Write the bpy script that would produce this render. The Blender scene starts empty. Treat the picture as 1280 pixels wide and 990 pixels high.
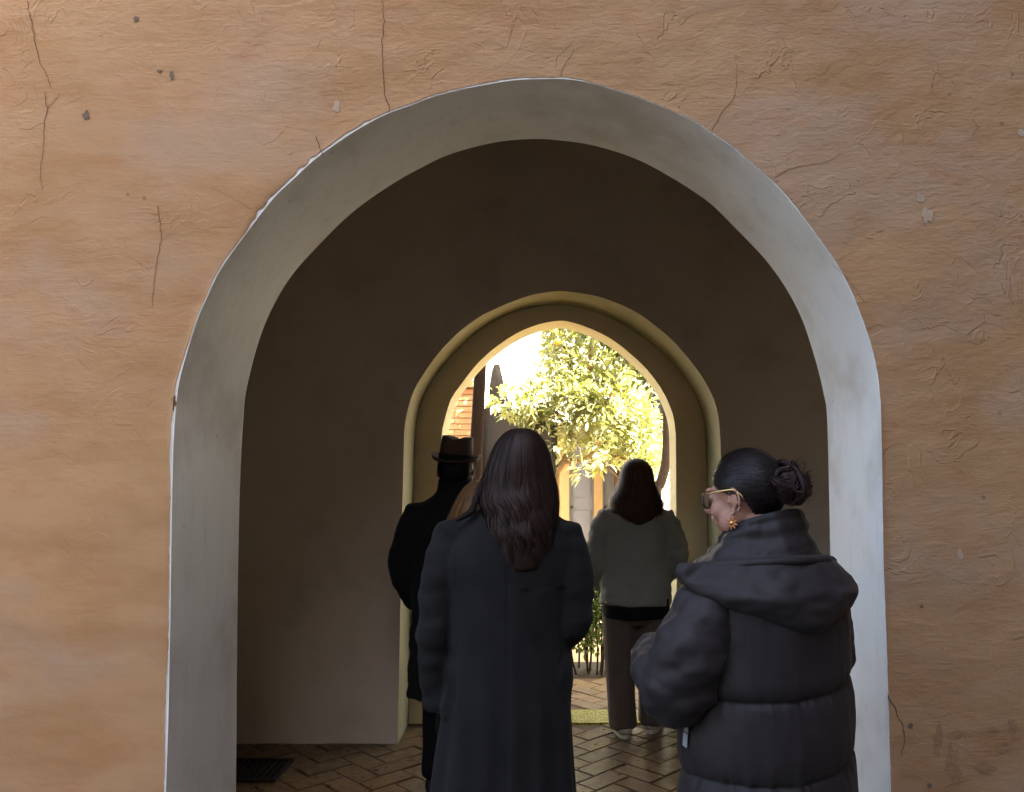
import bpy, bmesh, math, random
import numpy as np
from mathutils import Vector, Matrix, noise, Euler

random.seed(7); RNG = np.random.default_rng(7)
SC = bpy.context.scene
COL = SC.collection
PI = math.pi

# ------------------------------------------------------------------ camera, sky, sun, exposure
CAM_H, F_PX, PITCH = 1.57, 1000.0, math.radians(2.4)
PPX, PPY = 690.0, 548.0                       # where the lens axis meets the (cropped) photograph
cam = bpy.data.cameras.new('camera'); cam_o = bpy.data.objects.new('camera', cam); COL.objects.link(cam_o)
cam.sensor_width = 36.0; cam.lens = 36.0 * F_PX / 1280.0
cam.shift_x = -(PPX - 640) / 1280.0; cam.shift_y = (PPY - 495) / 1280.0
cam.clip_start = 0.05; cam.clip_end = 500
cam_o.location = (0, 0, CAM_H); cam_o.rotation_euler = (PI / 2 + PITCH, 0, 0)
SC.camera = cam_o

SUN_EL, SUN_AZ = math.radians(40), math.radians(125)      # azimuth from +Y towards +X: behind and to the right of the camera
SUN_DIR = Vector((math.sin(SUN_AZ) * math.cos(SUN_EL), math.cos(SUN_AZ) * math.cos(SUN_EL), math.sin(SUN_EL)))
w = bpy.data.worlds.new('World'); SC.world = w; w.use_nodes = True
nt = w.node_tree; bg = nt.nodes['Background']
sky = nt.nodes.new('ShaderNodeTexSky'); sky.sky_type = 'NISHITA'; sky.sun_disc = False
sky.air_density = 1.0; sky.dust_density = 5.0; sky.ozone_density = 0.3
sky.sun_elevation = SUN_EL; sky.sun_rotation = SUN_AZ
nt.links.new(sky.outputs['Color'], bg.inputs['Color']); bg.inputs['Strength'].default_value = 0.10
sl = bpy.data.lights.new('sun', 'SUN'); sl.energy = 5.0; sl.angle = math.radians(0.5); sl.color = (1.0, 0.96, 0.89)
so = bpy.data.objects.new('sun', sl); COL.objects.link(so)
so.rotation_euler = SUN_DIR.to_track_quat('Z', 'Y').to_euler()
SC.view_settings.view_transform = 'Standard'; SC.view_settings.look = 'None'
SC.view_settings.gamma = 1.0; SC.view_settings.exposure = 3.52
SC.render.engine = 'CYCLES'
SC.cycles.max_bounces = 7; SC.cycles.diffuse_bounces = 5; SC.cycles.glossy_bounces = 2; SC.cycles.transmission_bounces = 4
SC.cycles.use_denoising = True
SC.cycles.sample_clamp_indirect = 8.0

def at(px, py, d):
    """a pixel of the photograph at depth Y = d -> world point"""
    s, c = math.sin(PITCH), math.cos(PITCH)
    u, v = (px - PPX) / F_PX, (PPY - py) / F_PX
    r = Vector((u, c - v * s, s + v * c))
    return Vector((0, 0, CAM_H)) + r * (d / r.y)

# ------------------------------------------------------------------ materials
class N:
    def __init__(s, name):
        s.m = bpy.data.materials.new(name); s.m.use_nodes = True
        s.t = s.m.node_tree; s.b = s.t.nodes['Principled BSDF']; s.out = s.t.nodes['Material Output']
        s.co = s.t.nodes.new('ShaderNodeTexCoord').outputs['Object']
    def L(s, a, b): s.t.links.new(a, b)
    def val(s, sock, v):
        if isinstance(v, bpy.types.NodeSocket): s.L(v, sock)
        elif isinstance(v, (tuple, list)) and len(v) == 3 and sock.type == 'RGBA': sock.default_value = (*v, 1)
        else: sock.default_value = v
    def mapping(s, scale=(1, 1, 1), rot=(0, 0, 0), loc=(0, 0, 0), co=None):
        n = s.t.nodes.new('ShaderNodeMapping'); n.inputs['Scale'].default_value = scale
        n.inputs['Rotation'].default_value = rot; n.inputs['Location'].default_value = loc
        s.L(co or s.co, n.inputs['Vector']); return n.outputs[0]
    def noise(s, scale, detail=4, rough=0.5, co=None, dist=0.0):
        n = s.t.nodes.new('ShaderNodeTexNoise'); n.inputs['Scale'].default_value = scale
        n.inputs['Detail'].default_value = detail; n.inputs['Roughness'].default_value = rough
        n.inputs['Distortion'].default_value = dist
        s.L(co or s.co, n.inputs['Vector']); return n.outputs['Fac']
    def voro(s, scale, feature='F1', co=None, out='Distance'):
        n = s.t.nodes.new('ShaderNodeTexVoronoi'); n.feature = feature; n.inputs['Scale'].default_value = scale
        s.L(co or s.co, n.inputs['Vector']); return n.outputs[out]
    def math(s, op, a, b=0.0, c=0.0, clamp=False):
        n = s.t.nodes.new('ShaderNodeMath'); n.operation = op; n.use_clamp = clamp
        s.val(n.inputs[0], a); s.val(n.inputs[1], b); s.val(n.inputs[2], c); return n.outputs[0]
    def rng(s, v, a, b, c=0.0, d=1.0, smooth=True):
        n = s.t.nodes.new('ShaderNodeMapRange'); n.interpolation_type = 'SMOOTHSTEP' if smooth else 'LINEAR'
        s.val(n.inputs[0], v)
        for i, x in enumerate((a, b, c, d)): n.inputs[i + 1].default_value = x
        return n.outputs[0]
    def mix(s, f, a, b, mode='MIX'):
        n = s.t.nodes.new('ShaderNodeMix'); n.data_type = 'RGBA'; n.blend_type = mode
        s.val(n.inputs[0], f); s.val(n.inputs[6], a); s.val(n.inputs[7], b); return n.outputs[2]
    def bump(s, h, strength=0.5, dist=0.01, nrm=None):
        n = s.t.nodes.new('ShaderNodeBump'); n.inputs['Strength'].default_value = strength
        n.inputs['Distance'].default_value = dist; s.L(h, n.inputs['Height'])
        if nrm is not None: s.L(nrm, n.inputs['Normal'])
        return n.outputs[0]
    def objrand(s): return s.t.nodes.new('ShaderNodeObjectInfo').outputs['Random']
    def end(s, color=None, rough=None, nrm=None, spec=None, **kw):
        if color is not None: s.val(s.b.inputs['Base Color'], color)
        if rough is not None: s.val(s.b.inputs['Roughness'], rough)
        if nrm is not None: s.L(nrm, s.b.inputs['Normal'])
        if spec is not None: s.b.inputs['Specular IOR Level'].default_value = spec
        for k, v in kw.items(): s.val(s.b.inputs[k.replace('_', ' ')], v)
        return s.m

MATS = {}
def plain(name, col, rough=0.7, var=0.15, scale=30, bump=0.0, spec=0.3, metal=0.0):
    if name in MATS: return MATS[name]
    k = N(name); f = k.noise(scale, 5, 0.6)
    d = tuple(c * (1 - var) for c in col); l = tuple(min(1, c * (1 + var)) for c in col)
    c = k.mix(f, d, l); nr = k.bump(f, 0.5, bump) if bump else None
    m = k.end(c, rough, nr, spec); k.b.inputs['Metallic'].default_value = metal
    MATS[name] = m; return m

def make_ochre():
    k = N('ochre_plaster')
    hs = k.mapping((1.0, 1.0, 3.2))                                   # sideways trowel and brush strokes
    big = k.noise(0.9, 3, 0.5); mid = k.noise(2.6, 3, 0.6, hs); fine = k.noise(9, 4, 0.65, hs)
    sx0 = k.t.nodes.new('ShaderNodeSeparateXYZ'); k.L(k.co, sx0.inputs[0])
    dry = k.math('MULTIPLY_ADD', sx0.outputs['X'], 0.035, k.noise(1.7, 4, 0.6, k.mapping((1.0, 1.0, 1.6), loc=(3.1, 0, 1.7))))
    c = k.mix(k.rng(big, 0.32, 0.68), (0.462, 0.268, 0.128), (0.44, 0.262, 0.138))
    c = k.mix(k.rng(mid, 0.38, 0.72), c, (0.385, 0.212, 0.096))
    c = k.mix(k.rng(dry, 0.48, 0.70, 0, 0.8), c, (0.43, 0.282, 0.182))    # faded greyish wash
    c = k.mix(k.rng(fine, 0.52, 0.8, 0, 0.35), c, (0.37, 0.185, 0.072))
    red = k.noise(3.3, 3, 0.6, k.mapping((1, 1, 2.4), loc=(7, 0, 2)))
    c = k.mix(k.rng(red, 0.56, 0.72, 0, 0.45), c, (0.40, 0.190, 0.085))
    spot = k.voro(11, co=k.mapping((1, 1, 1), loc=(.3, 0, .2)))
    gate = k.noise(2.2, 3, 0.5, k.mapping(loc=(1, 4, 9)))
    sm = k.math('MULTIPLY', k.rng(spot, 0.10, 0.05), k.rng(gate, 0.55, 0.62))
    c = k.mix(k.math('MULTIPLY', sm, 0.7), c, (0.2, 0.12, 0.08))
    # relief: rough trowel coat, curled flake rims, pores, brush lines
    h1 = k.noise(14, 5, 0.62, k.mapping((1.0, 1.0, 1.8)), 0.4)
    h2 = k.noise(60, 3, 0.6, k.mapping((0.6, 1.0, 1.5)))
    n3 = k.noise(7.5, 3, 0.55, k.mapping((1, 1, 1), loc=(5, 2, 1)), 0.8)
    rim = k.rng(k.math('ABSOLUTE', k.math('SUBTRACT', n3, 0.5)), 0.0, 0.018, 1.0, 0.0)
    gate2 = k.rng(k.noise(4.5, 3, 0.5, k.mapping(loc=(2, 8, 3))), 0.47, 0.60)
    rim = k.math('MULTIPLY', rim, gate2)
    step = k.math('MULTIPLY', k.rng(n3, 0.485, 0.515), gate2)
    br = k.noise(5, 3, 0.7, k.mapping((1.2, 1, 22)))
    h = k.math('MULTIPLY_ADD', h1, 1.0, k.math('MULTIPLY', h2, 0.30))
    h = k.math('MULTIPLY_ADD', rim, 0.22, h); h = k.math('MULTIPLY_ADD', step, 0.20, h)
    h = k.math('MULTIPLY_ADD', br, 0.16, h)
    sx = k.t.nodes.new('ShaderNodeSeparateXYZ'); k.L(k.co, sx.inputs[0])
    pos = k.math('MULTIPLY_ADD', sx.outputs['Z'], 0.30, k.math('MULTIPLY', sx.outputs['X'], 0.16))
    pos = k.math('MULTIPLY_ADD', k.noise(1.4, 3, 0.55, k.mapping(loc=(0.6, 0, 4))), 1.3, pos)
    smooth = k.rng(pos, 0.75, 1.75, 0.12, 1.0)
    h = k.math('MULTIPLY', h, smooth)
    return k.end(c, 0.88, k.bump(h, 1.0, 0.0078), 0.25)

def make_lime(name, col=(0.72, 0.72, 0.70), dirt=(0.5, 0.47, 0.42), amt=0.5, vert=True, bump=0.004):
    k = N(name); v = k.mapping((3, 3, 0.5) if vert else (1, 1, 1))
    a = k.noise(2.5, 5, 0.6); b = k.noise(6, 5, 0.65, v); s = k.noise(25, 5, 0.6, k.mapping((2, 2, 0.35)))
    c = k.mix(k.math('MULTIPLY', k.rng(a, 0.45, 0.75), amt), col, dirt)
    c = k.mix(k.math('MULTIPLY', k.rng(b, 0.5, 0.8), amt), c, tuple(x * 0.82 for x in col))
    p = k.rng(k.voro(9), 0.07, 0.03); gate = k.rng(k.noise(3, 2), 0.55, 0.6)
    c = k.mix(k.math('MULTIPLY', k.math('MULTIPLY', p, gate), 0.5), c, (0.25, 0.22, 0.2))
    h = k.math('MULTIPLY_ADD', s, 0.4, k.math('ADD', a, k.math('MULTIPLY', b, 0.6)))
    return k.end(c, 0.85, k.bump(h, 0.6, bump), 0.25)

def make_tile(name, cols, rough=0.5):
    k = N(name); r = k.objrand()
    off = k.t.nodes.new('ShaderNodeVectorMath'); off.operation = 'ADD'
    k.L(k.co, off.inputs[0])
    sc = k.math('MULTIPLY', r, 37.0); cb = k.t.nodes.new('ShaderNodeCombineXYZ')
    for i in range(3): k.L(sc, cb.inputs[i])
    k.L(cb.outputs[0], off.inputs[1]); co = off.outputs[0]
    a = k.noise(14, 6, 0.65, co); b = k.noise(5, 3, 0.5, co)
    c = k.mix(r, cols[0], cols[1]); c = k.mix(k.rng(a, 0.4, 0.75, 0, 0.7), c, cols[2])
    c = k.mix(k.rng(b, 0.55, 0.75, 0, 0.5), c, cols[3])
    h = k.math('ADD', a, k.math('MULTIPLY', k.noise(70, 4, 0.6, co), 0.3))
    return k.end(c, k.rng(a, 0.3, 0.7, rough - 0.1, rough + 0.2), k.bump(h, 0.8, 0.006), 0.5)

def make_cloth(name, col, fuzz=350, bump=0.0012, rough=0.9, sheen=0.15, var=0.25, wrinkle=0.0, spec=0.2):
    k = N(name); a = k.noise(fuzz, 3, 0.6); b = k.noise(6, 4, 0.55)
    c = k.mix(k.rng(b, 0.3, 0.7), tuple(x * (1 - var) for x in col), tuple(x * (1 + var) for x in col))
    c = k.mix(k.math('MULTIPLY', a, 0.35), c, tuple(x * 1.6 for x in col))
    h = a; nr = k.bump(h, 0.5, bump)
    if wrinkle:
        wv = k.noise(9, 3, 0.45, k.mapping((1, 1, 1.5)), 0.25)
        nr = k.bump(wv, 0.7, wrinkle, nr)
    m = k.end(c, rough, nr, spec)
    k.b.inputs['Sheen Weight'].default_value = sheen; k.b.inputs['Sheen Roughness'].default_value = 0.5
    return m

def make_hair(name, dark, light, rough=0.45, spec=0.35):
    k = N(name); a = k.noise(40, 4, 0.6, k.mapping((3, 3, 0.25))); b = k.noise(9, 3, 0.5)
    g = k.t.nodes.new('ShaderNodeNewGeometry'); r = g.outputs['Random Per Island']
    c = k.mix(r, dark, light); c = k.mix(k.rng(b, 0.5, 0.8, 0, 0.4), c, dark); c = k.mix(k.rng(a, 0.45, 0.7, 0, 0.5), c, tuple(x*.5 for x in dark))
    return k.end(c, rough, None, spec)

def make_leaf(name, cols, trans, tw=0.45):
    k = N(name); g = k.t.nodes.new('ShaderNodeNewGeometry')
    r = g.outputs['Random Per Island']; a = k.noise(3, 2, 0.5)
    c = k.mix(r, cols[0], cols[1]); c = k.mix(k.rng(a, 0.45, 0.7), c, cols[2])
    m = k.end(c, 0.27, None, 0.7)
    tr = k.t.nodes.new('ShaderNodeBsdfTranslucent'); k.L(k.mix(r, trans[0], trans[1]), tr.inputs['Color'])
    mx = k.t.nodes.new('ShaderNodeMixShader'); mx.inputs[0].default_value = tw
    k.L(k.b.outputs[0], mx.inputs[1]); k.L(tr.outputs[0], mx.inputs[2]); k.L(mx.outputs[0], k.out.inputs['Surface'])
    return m

M_OCHRE = make_ochre()
M_LIME = make_lime('white_limewash', (0.72, 0.72, 0.70), (0.47, 0.44, 0.39), 0.75, True, 0.006)
M_RIM = make_lime('chipped_lime', (0.80, 0.78, 0.74), (0.6, 0.52, 0.42), 0.7, False, 0.006)
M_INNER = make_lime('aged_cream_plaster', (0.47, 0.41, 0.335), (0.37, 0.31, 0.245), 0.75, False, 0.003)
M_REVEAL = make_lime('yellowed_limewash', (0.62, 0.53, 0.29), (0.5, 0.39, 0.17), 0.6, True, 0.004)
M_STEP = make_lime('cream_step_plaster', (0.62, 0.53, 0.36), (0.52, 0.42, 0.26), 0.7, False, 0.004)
M_REVEAL_DIM = make_lime('dim_reveal_limewash', (0.22, 0.198, 0.105), (0.17, 0.15, 0.075), 0.8, True, 0.005)  # darker copy of the reveal limewash; weaker light put into its colour
M_CEIL = make_lime('ceiling_plaster', (0.55, 0.48, 0.38), (0.5, 0.42, 0.33), 0.4, False)
M_WHITE = make_lime('sunlit_white_render', (0.80, 0.78, 0.74), (0.68, 0.62, 0.52), 0.5, True)
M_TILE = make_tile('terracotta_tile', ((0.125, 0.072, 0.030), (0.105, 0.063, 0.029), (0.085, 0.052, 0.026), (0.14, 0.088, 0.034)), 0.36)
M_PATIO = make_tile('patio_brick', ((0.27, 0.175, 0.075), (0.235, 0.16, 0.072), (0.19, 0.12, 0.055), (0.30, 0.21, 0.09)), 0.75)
M_BOUNCE = make_lime('cream_bounce_render', (0.52, 0.47, 0.40), (0.45, 0.38, 0.30), 0.5, True)
M_BRICK = make_tile('orange_brick', ((0.58, 0.29, 0.12), (0.52, 0.25, 0.10), (0.47, 0.23, 0.095), (0.6, 0.34, 0.16)), 0.8)
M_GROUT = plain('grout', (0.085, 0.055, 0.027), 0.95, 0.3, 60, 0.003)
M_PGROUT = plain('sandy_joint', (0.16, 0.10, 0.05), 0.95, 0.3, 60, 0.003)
M_GROUND = plain('court_paving', (0.085, 0.075, 0.065), 0.9, 0.2, 3, 0.003)
M_SOIL = plain('sandy_garden_soil', (0.42, 0.31, 0.15), 0.95, 0.35, 12, 0.01)
M_CRACK = plain('crack_shadow', (0.13, 0.068, 0.034), 0.95, 0.4, 40)
M_IRON = plain('cast_iron', (0.03, 0.026, 0.022), 0.6, 0.3, 40, 0.002, 0.5, 0.7)
M_OCHREPAINT = plain('ochre_painted_timber', (0.21, 0.14, 0.06), 0.6, 0.15, 12, 0.002)
M_GREYPANEL = plain('grey_blue_door_paint', (0.085, 0.09, 0.105), 0.5, 0.12, 8, 0.001)
M_BROWNWOOD = plain('brown_timber', (0.07, 0.038, 0.018), 0.7, 0.3, 14, 0.004)
M_SHADOW_STONE = plain('shadow_grey_stone', (0.050, 0.041, 0.029), 0.9, 0.2, 9, 0.006)  # grey darkened for the shadow-shaped slab; also lines the porch recess
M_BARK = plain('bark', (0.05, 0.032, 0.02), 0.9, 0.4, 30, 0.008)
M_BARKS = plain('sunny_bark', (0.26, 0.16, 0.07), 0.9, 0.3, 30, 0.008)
M_ROOF = plain('roof_tile', (0.36, 0.17, 0.08), 0.85, 0.3, 20, 0.01)
M_ORANGE = plain('orange_peel', (0.75, 0.26, 0.02), 0.45, 0.15, 60, 0.002)
M_LEAF_SUNLIT = make_leaf('sunlit_orange_leaf', ((0.34, 0.33, 0.17), (0.23, 0.25, 0.095), (0.40, 0.38, 0.20)), ((0.50, 0.48, 0.08), (0.36, 0.40, 0.06)), 0.3)  # sunlight put into the colour, far brighter than the leaves' own green
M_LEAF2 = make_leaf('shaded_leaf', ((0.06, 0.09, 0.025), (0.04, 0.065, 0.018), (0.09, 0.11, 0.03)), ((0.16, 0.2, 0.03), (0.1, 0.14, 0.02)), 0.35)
M_LEAF3 = make_leaf('hedge_leaf', ((0.10, 0.15, 0.035), (0.06, 0.11, 0.025), (0.15, 0.18, 0.04)), ((0.3, 0.36, 0.05), (0.2, 0.28, 0.04)), 0.4)
k = N('skin'); a = k.noise(120, 4, 0.6); b = k.noise(14, 3, 0.5)
c_ = k.mix(k.rng(b, 0.4, 0.7), (0.40, 0.215, 0.15), (0.36, 0.175, 0.12))
M_SKIN = k.end(c_, 0.5, k.bump(a, 0.3, 0.0006), 0.4, Subsurface_Weight=0.12, Subsurface_Scale=0.01)

# ------------------------------------------------------------------ object helpers
def tag(o, label=None, cat=None, group=None, kind=None):
    if label: o['label'] = label
    if cat: o['category'] = cat
    if group: o['group'] = group
    if kind: o['kind'] = kind
    return o

def empty(name, loc=(0, 0, 0), rz=0.0):
    o = bpy.data.objects.new(name, None); COL.objects.link(o); o.location = loc; o.rotation_euler.z = rz
    o.empty_display_size = 0.2; return o

def mesh_obj(name, V, Fc, mat, parent=None, smooth=False):
    me = bpy.data.meshes.new(name)
    me.from_pydata([tuple(v) for v in V], [], [tuple(int(i) for i in f) for f in Fc])
    me.update(); me.materials.append(mat)
    if smooth: me.polygons.foreach_set('use_smooth', [True] * len(me.polygons))
    o = bpy.data.objects.new(name, me); COL.objects.link(o); o.parent = parent; return o

def link_copy(name, src, parent=None):
    o = bpy.data.objects.new(name, src.data); COL.objects.link(o); o.parent = parent; return o

class MB:
    """collects closed shells of one part"""
    def __init__(s): s.V, s.F = [], []
    def add(s, V, Fc):
        n = len(s.V); s.V += [tuple(v) for v in V]; s.F += [tuple(i + n for i in f) for f in Fc]; return s
    def box(s, lo, hi, M=None):
        x0, y0, z0 = lo; x1, y1, z1 = hi
        V = [Vector(p) for p in ((x0,y0,z0),(x1,y0,z0),(x1,y1,z0),(x0,y1,z0),(x0,y0,z1),(x1,y0,z1),(x1,y1,z1),(x0,y1,z1))]
        if M is not None: V = [M @ v for v in V]
        return s.add(V, [(0,3,2,1),(4,5,6,7),(0,1,5,4),(1,2,6,5),(2,3,7,6),(3,0,4,7)])
    def ell(s, c, r, R=None, nu=20, nv=12, T=None):
        c = Vector(c); V = []; Fc = []
        for j in range(1, nv):
            ph = PI * j / nv
            for i in range(nu):
                th = 2 * PI * i / nu
                V.append(Vector((r[0]*math.sin(ph)*math.cos(th), r[1]*math.sin(ph)*math.sin(th), r[2]*math.cos(ph))))
        V += [Vector((0, 0, r[2])), Vector((0, 0, -r[2]))]; t, b = len(V) - 2, len(V) - 1
        for j in range(nv - 2):
            for i in range(nu):
                a = j*nu+i; a2 = j*nu+(i+1) % nu; Fc.append((a, a+nu, a2+nu, a2))
        for i in range(nu):
            Fc.append((t, i, (i+1) % nu)); Fc.append((b, (nv-2)*nu+(i+1) % nu, (nv-2)*nu+i))
        if R is not None: V = [R @ v for v in V]
        V = [v + c for v in V]
        if T is not None: V = [T @ v for v in V]
        return s.add(V, Fc)
    def tube(s, pts, rad, sides=14, n=None, T=None, up=None, flat=False):
        pts = [Vector(p) for p in pts]
        rad = [(r, r) if not isinstance(r, (tuple, list)) else r for r in rad]
        if n is None: n = max(2, (len(pts) - 1) * 5 + 1)
        P, R = [], []
        for k in range(n):
            t = k / (n - 1) * (len(pts) - 1); i = min(int(t), len(pts) - 2); f = t - i
            p0 = pts[max(i-1, 0)]; p1 = pts[i]; p2 = pts[i+1]; p3 = pts[min(i+2, len(pts)-1)]
            P.append(0.5*((2*p1)+(p2-p0)*f+(2*p0-5*p1+4*p2-p3)*f*f+(3*p1-p0-3*p2+p3)*f**3))
            R.append(tuple(rad[i][j]*(1-f)+rad[i+1][j]*f for j in (0, 1)))
        if up is None: up = Vector((0, 0, 1)) if abs((P[-1]-P[0]).normalized().z) < 0.9 else Vector((0, 1, 0))
        V, Fc = [], []; side = None
        for k in range(n):
            tg = (P[min(k+1, n-1)] - P[max(k-1, 0)]).normalized()
            if side is None: side = tg.cross(Vector(up)).normalized()
            side = (side - tg * side.dot(tg)).normalized(); nn = side.cross(tg)
            for i in range(sides):
                a = 2*PI*i/sides; V.append(P[k] + side*(R[k][0]*math.cos(a)) + nn*(R[k][1]*math.sin(a)))
        for k in range(n-1):
            for i in range(sides):
                a = k*sides+i; b = k*sides+(i+1) % sides; Fc.append((a, b, b+sides, a+sides))
        d0 = (P[0]-P[1]).normalized()*R[0][0]*(0 if flat else .7); d1 = (P[-1]-P[-2]).normalized()*R[-1][0]*(0 if flat else .7)
        V += [P[0]+d0, P[-1]+d1]
        for i in range(sides):
            Fc.append((len(V)-2, (i+1) % sides, i)); Fc.append((len(V)-1, (n-1)*sides+i, (n-1)*sides+(i+1) % sides))
        if T is not None: V = [T @ v for v in V]
        return s.add(V, Fc)
    def rings(s, R, sides=40, per=4, T=None, p=2.0):
        """R: (z, cx, cy, rx, ry) bottom to top, superellipse exponent p"""
        R = [tuple(map(float, r)) for r in R]; out = []
        for i in range(len(R)-1):
            for k in range(per):
                f = k/per; a, b, c, d = R[max(i-1, 0)], R[i], R[i+1], R[min(i+2, len(R)-1)]
                out.append([0.5*((2*b[j])+(c[j]-a[j])*f+(2*a[j]-5*b[j]+4*c[j]-d[j])*f*f+(3*b[j]-a[j]-3*c[j]+d[j])*f**3) for j in range(5)])
        out.append(list(R[-1])); V, Fc = [], []
        for z, cx, cy, rx, ry in out:
            for i in range(sides):
                a = 2*PI*i/sides; ca, sa = math.cos(a), math.sin(a)
                V.append(Vector((cx+rx*math.copysign(abs(ca)**(2/p), ca), cy+ry*math.copysign(abs(sa)**(2/p), sa), z)))
        for k in range(len(out)-1):
            for i in range(sides):
                a = k*sides+i; b = k*sides+(i+1) % sides; Fc.append((a, b, b+sides, a+sides))
        V += [Vector((out[0][1], out[0][2], out[0][0])), Vector((out[-1][1], out[-1][2], out[-1][0]))]
        for i in range(sides):
            Fc.append((len(V)-2, (i+1) % sides, i)); Fc.append((len(V)-1, (len(out)-1)*sides+i, (len(out)-1)*sides+(i+1) % sides))
        if T is not None: V = [T @ v for v in V]
        return s.add(V, Fc)
    def build(s, name, mat, parent=None, smooth=False): return mesh_obj(name, s.V, s.F, mat, parent, smooth)
    def skin(s, name, mat, parent=None, voxel=0.008, smooth=4, disp=None):
        """union of the shells as one continuous surface (voxel remesh), smoothed, displaced along its normals"""
        o = s.build('tmp', mat); md = o.modifiers.new('r', 'REMESH'); md.mode = 'VOXEL'; md.voxel_size = voxel
        dg = bpy.context.evaluated_depsgraph_get(); dg.update()
        me = bpy.data.meshes.new_from_object(o.evaluated_get(dg)); bpy.data.objects.remove(o)
        nv = len(me.vertices); co = np.empty(nv*3); me.vertices.foreach_get('co', co); co = co.reshape(-1, 3)
        e = np.empty(len(me.edges)*2, dtype=np.int64); me.edges.foreach_get('vertices', e); e = e.reshape(-1, 2)
        deg = np.bincount(e.ravel(), minlength=nv).astype(float)[:, None]
        def lap(c, k):
            for _ in range(k):
                acc = np.zeros_like(c)
                for j in range(3):
                    acc[:, j] = np.bincount(e[:, 0], c[e[:, 1], j], nv) + np.bincount(e[:, 1], c[e[:, 0], j], nv)
                c = c*0.4 + 0.6*acc/np.maximum(deg, 1)
            return c
        co = lap(co, smooth)
        if disp is not None:
            me.vertices.foreach_set('co', co.ravel()); me.update()
            nr = np.empty(nv*3); me.vertices.foreach_get('normal', nr); nr = nr.reshape(-1, 3)
            co = co + nr*disp(co, nr)[:, None]; co = lap(co, 1)
        me.vertices.foreach_set('co', co.ravel()); me.update(); me.name = name
        me.polygons.foreach_set('use_smooth', [True]*len(me.polygons))
        me.materials.clear(); me.materials.append(mat)
        ob = bpy.data.objects.new(name, me); COL.objects.link(ob); ob.parent = parent; return ob

def nz(P, scale, seed=0.0):
    """vectorised smooth noise in [-1, 1] from mathutils"""
    q = np.asarray(P)*np.asarray(scale) + seed
    return np.array([noise.noise(Vector(p)) for p in q])

# ------------------------------------------------------------------ the arched walls
def spline(P, n):
    """closed-form Catmull-Rom through 2-D points, resampled to n points by length"""
    P = np.array(P, float); out = []
    for i in range(len(P)-1):
        a, b, c, d = P[max(i-1, 0)], P[i], P[i+1], P[min(i+2, len(P)-1)]
        for f in np.linspace(0, 1, 12, endpoint=False):
            out.append(0.5*((2*b)+(c-a)*f+(2*a-5*b+4*c-d)*f*f+(3*b-a-3*c+d)*f**3))
    out.append(P[-1]); out = np.array(out)
    L = np.concatenate([[0], np.cumsum(np.linalg.norm(np.diff(out, axis=0), axis=1))])
    t = np.linspace(0, L[-1], n)
    return np.stack([np.interp(t, L, out[:, j]) for j in (0, 1)], 1)

def outline(px, d, n):
    P = [at(x, y, d) for x, y in px]; P = [(p.x, p.z) for p in P]
    P[0] = (P[0][0], 0.0) if P[0][1] < 0.1 else P[0]; P[-1] = (P[-1][0], 0.0) if P[-1][1] < 0.1 else P[-1]
    if P[0][1] > 0: P = [(P[0][0], 0.0), (P[0][0], P[0][1]*0.5)] + P
    if P[-1][1] > 0: P = P + [(P[-1][0], P[-1][1]*0.5), (P[-1][0], 0.0)]
    return spline(P, n)

def rect_hit(c, p, r):
    """ray from c through p to the rectangle x0,x1,z0,z1"""
    dx, dz = p[0]-c[0], p[1]-c[1]; t = 1e9
    if dx > 1e-9: t = min(t, (r[1]-c[0])/dx)
    if dx < -1e-9: t = min(t, (r[0]-c[0])/dx)
    if dz > 1e-9: t = min(t, (r[3]-c[1])/dz)
    return (c[0]+dx*t, c[1]+dz*t)

def holed_sheet(name, O, y, rect, mat, parent, rings, face=-1, wob=0.0, power=1.6):
    """a wall face from the outline O of its opening out to the rectangle"""
    n = len(O); c = (0.5*(O[0][0]+O[-1][0]), -0.001)
    B = [rect_hit(c, p, rect) for p in O]
    # pull the nearest rays onto the two upper corners so the sheet is a true rectangle
    for cx in (rect[0], rect[1]):
        i = min(range(n), key=lambda q: (B[q][0]-cx)**2+(B[q][1]-rect[3])**2); B[i] = (cx, rect[3])
    V, Fc = [], []
    for k in range(rings+1):
        t = (k/rings)**power
        for i in range(n):
            x = O[i][0]*(1-t)+B[i][0]*t; z = max(0.0, O[i][1]*(1-t)+B[i][1]*t)
            d = wob*(noise.noise(Vector((x*1.3, 0.3, z*1.3)))+0.5*noise.noise(Vector((x*4, 1.3, z*4)))+0.2*noise.noise(Vector((x*11, 5.3, z*14)))) if wob else 0
            V.append((x, y+d*min(1, k/3), z))
    for k in range(rings):
        for i in range(n-1):
            a = k*n+i; f = (a, a+1, a+n+1, a+n); Fc.append(f if face > 0 else f[::-1])
    return mesh_obj(name, V, Fc, mat, parent, True)

def band(name, A, ya, Bl, yb, mat, parent, seg=1, flip=False, wob=0.0):
    """surface between two outlines (a reveal or a stepped face)"""
    n = len(A); V, Fc = [], []
    for k in range(seg+1):
        t = k/seg
        for i in range(n):
            x, z = A[i]*(1-t)+Bl[i]*t; y = ya*(1-t)+yb*t
            if wob and 0 < k < seg:
                d = wob*(noise.noise(Vector((x*2.0, y*2.2, z*2.0)))+0.4*noise.noise(Vector((x*7, y*7, z*5))))
                x += d*(1 if x > 0 else -1); z += d*0.5 if z > 0.05 else 0
            V.append((x, y, z))
    for k in range(seg):
        for i in range(n-1):
            a = k*n+i; f = (a, a+1, a+n+1, a+n); Fc.append(f[::-1] if flip else f)
    return mesh_obj(name, V, Fc, mat, parent, True)

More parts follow.
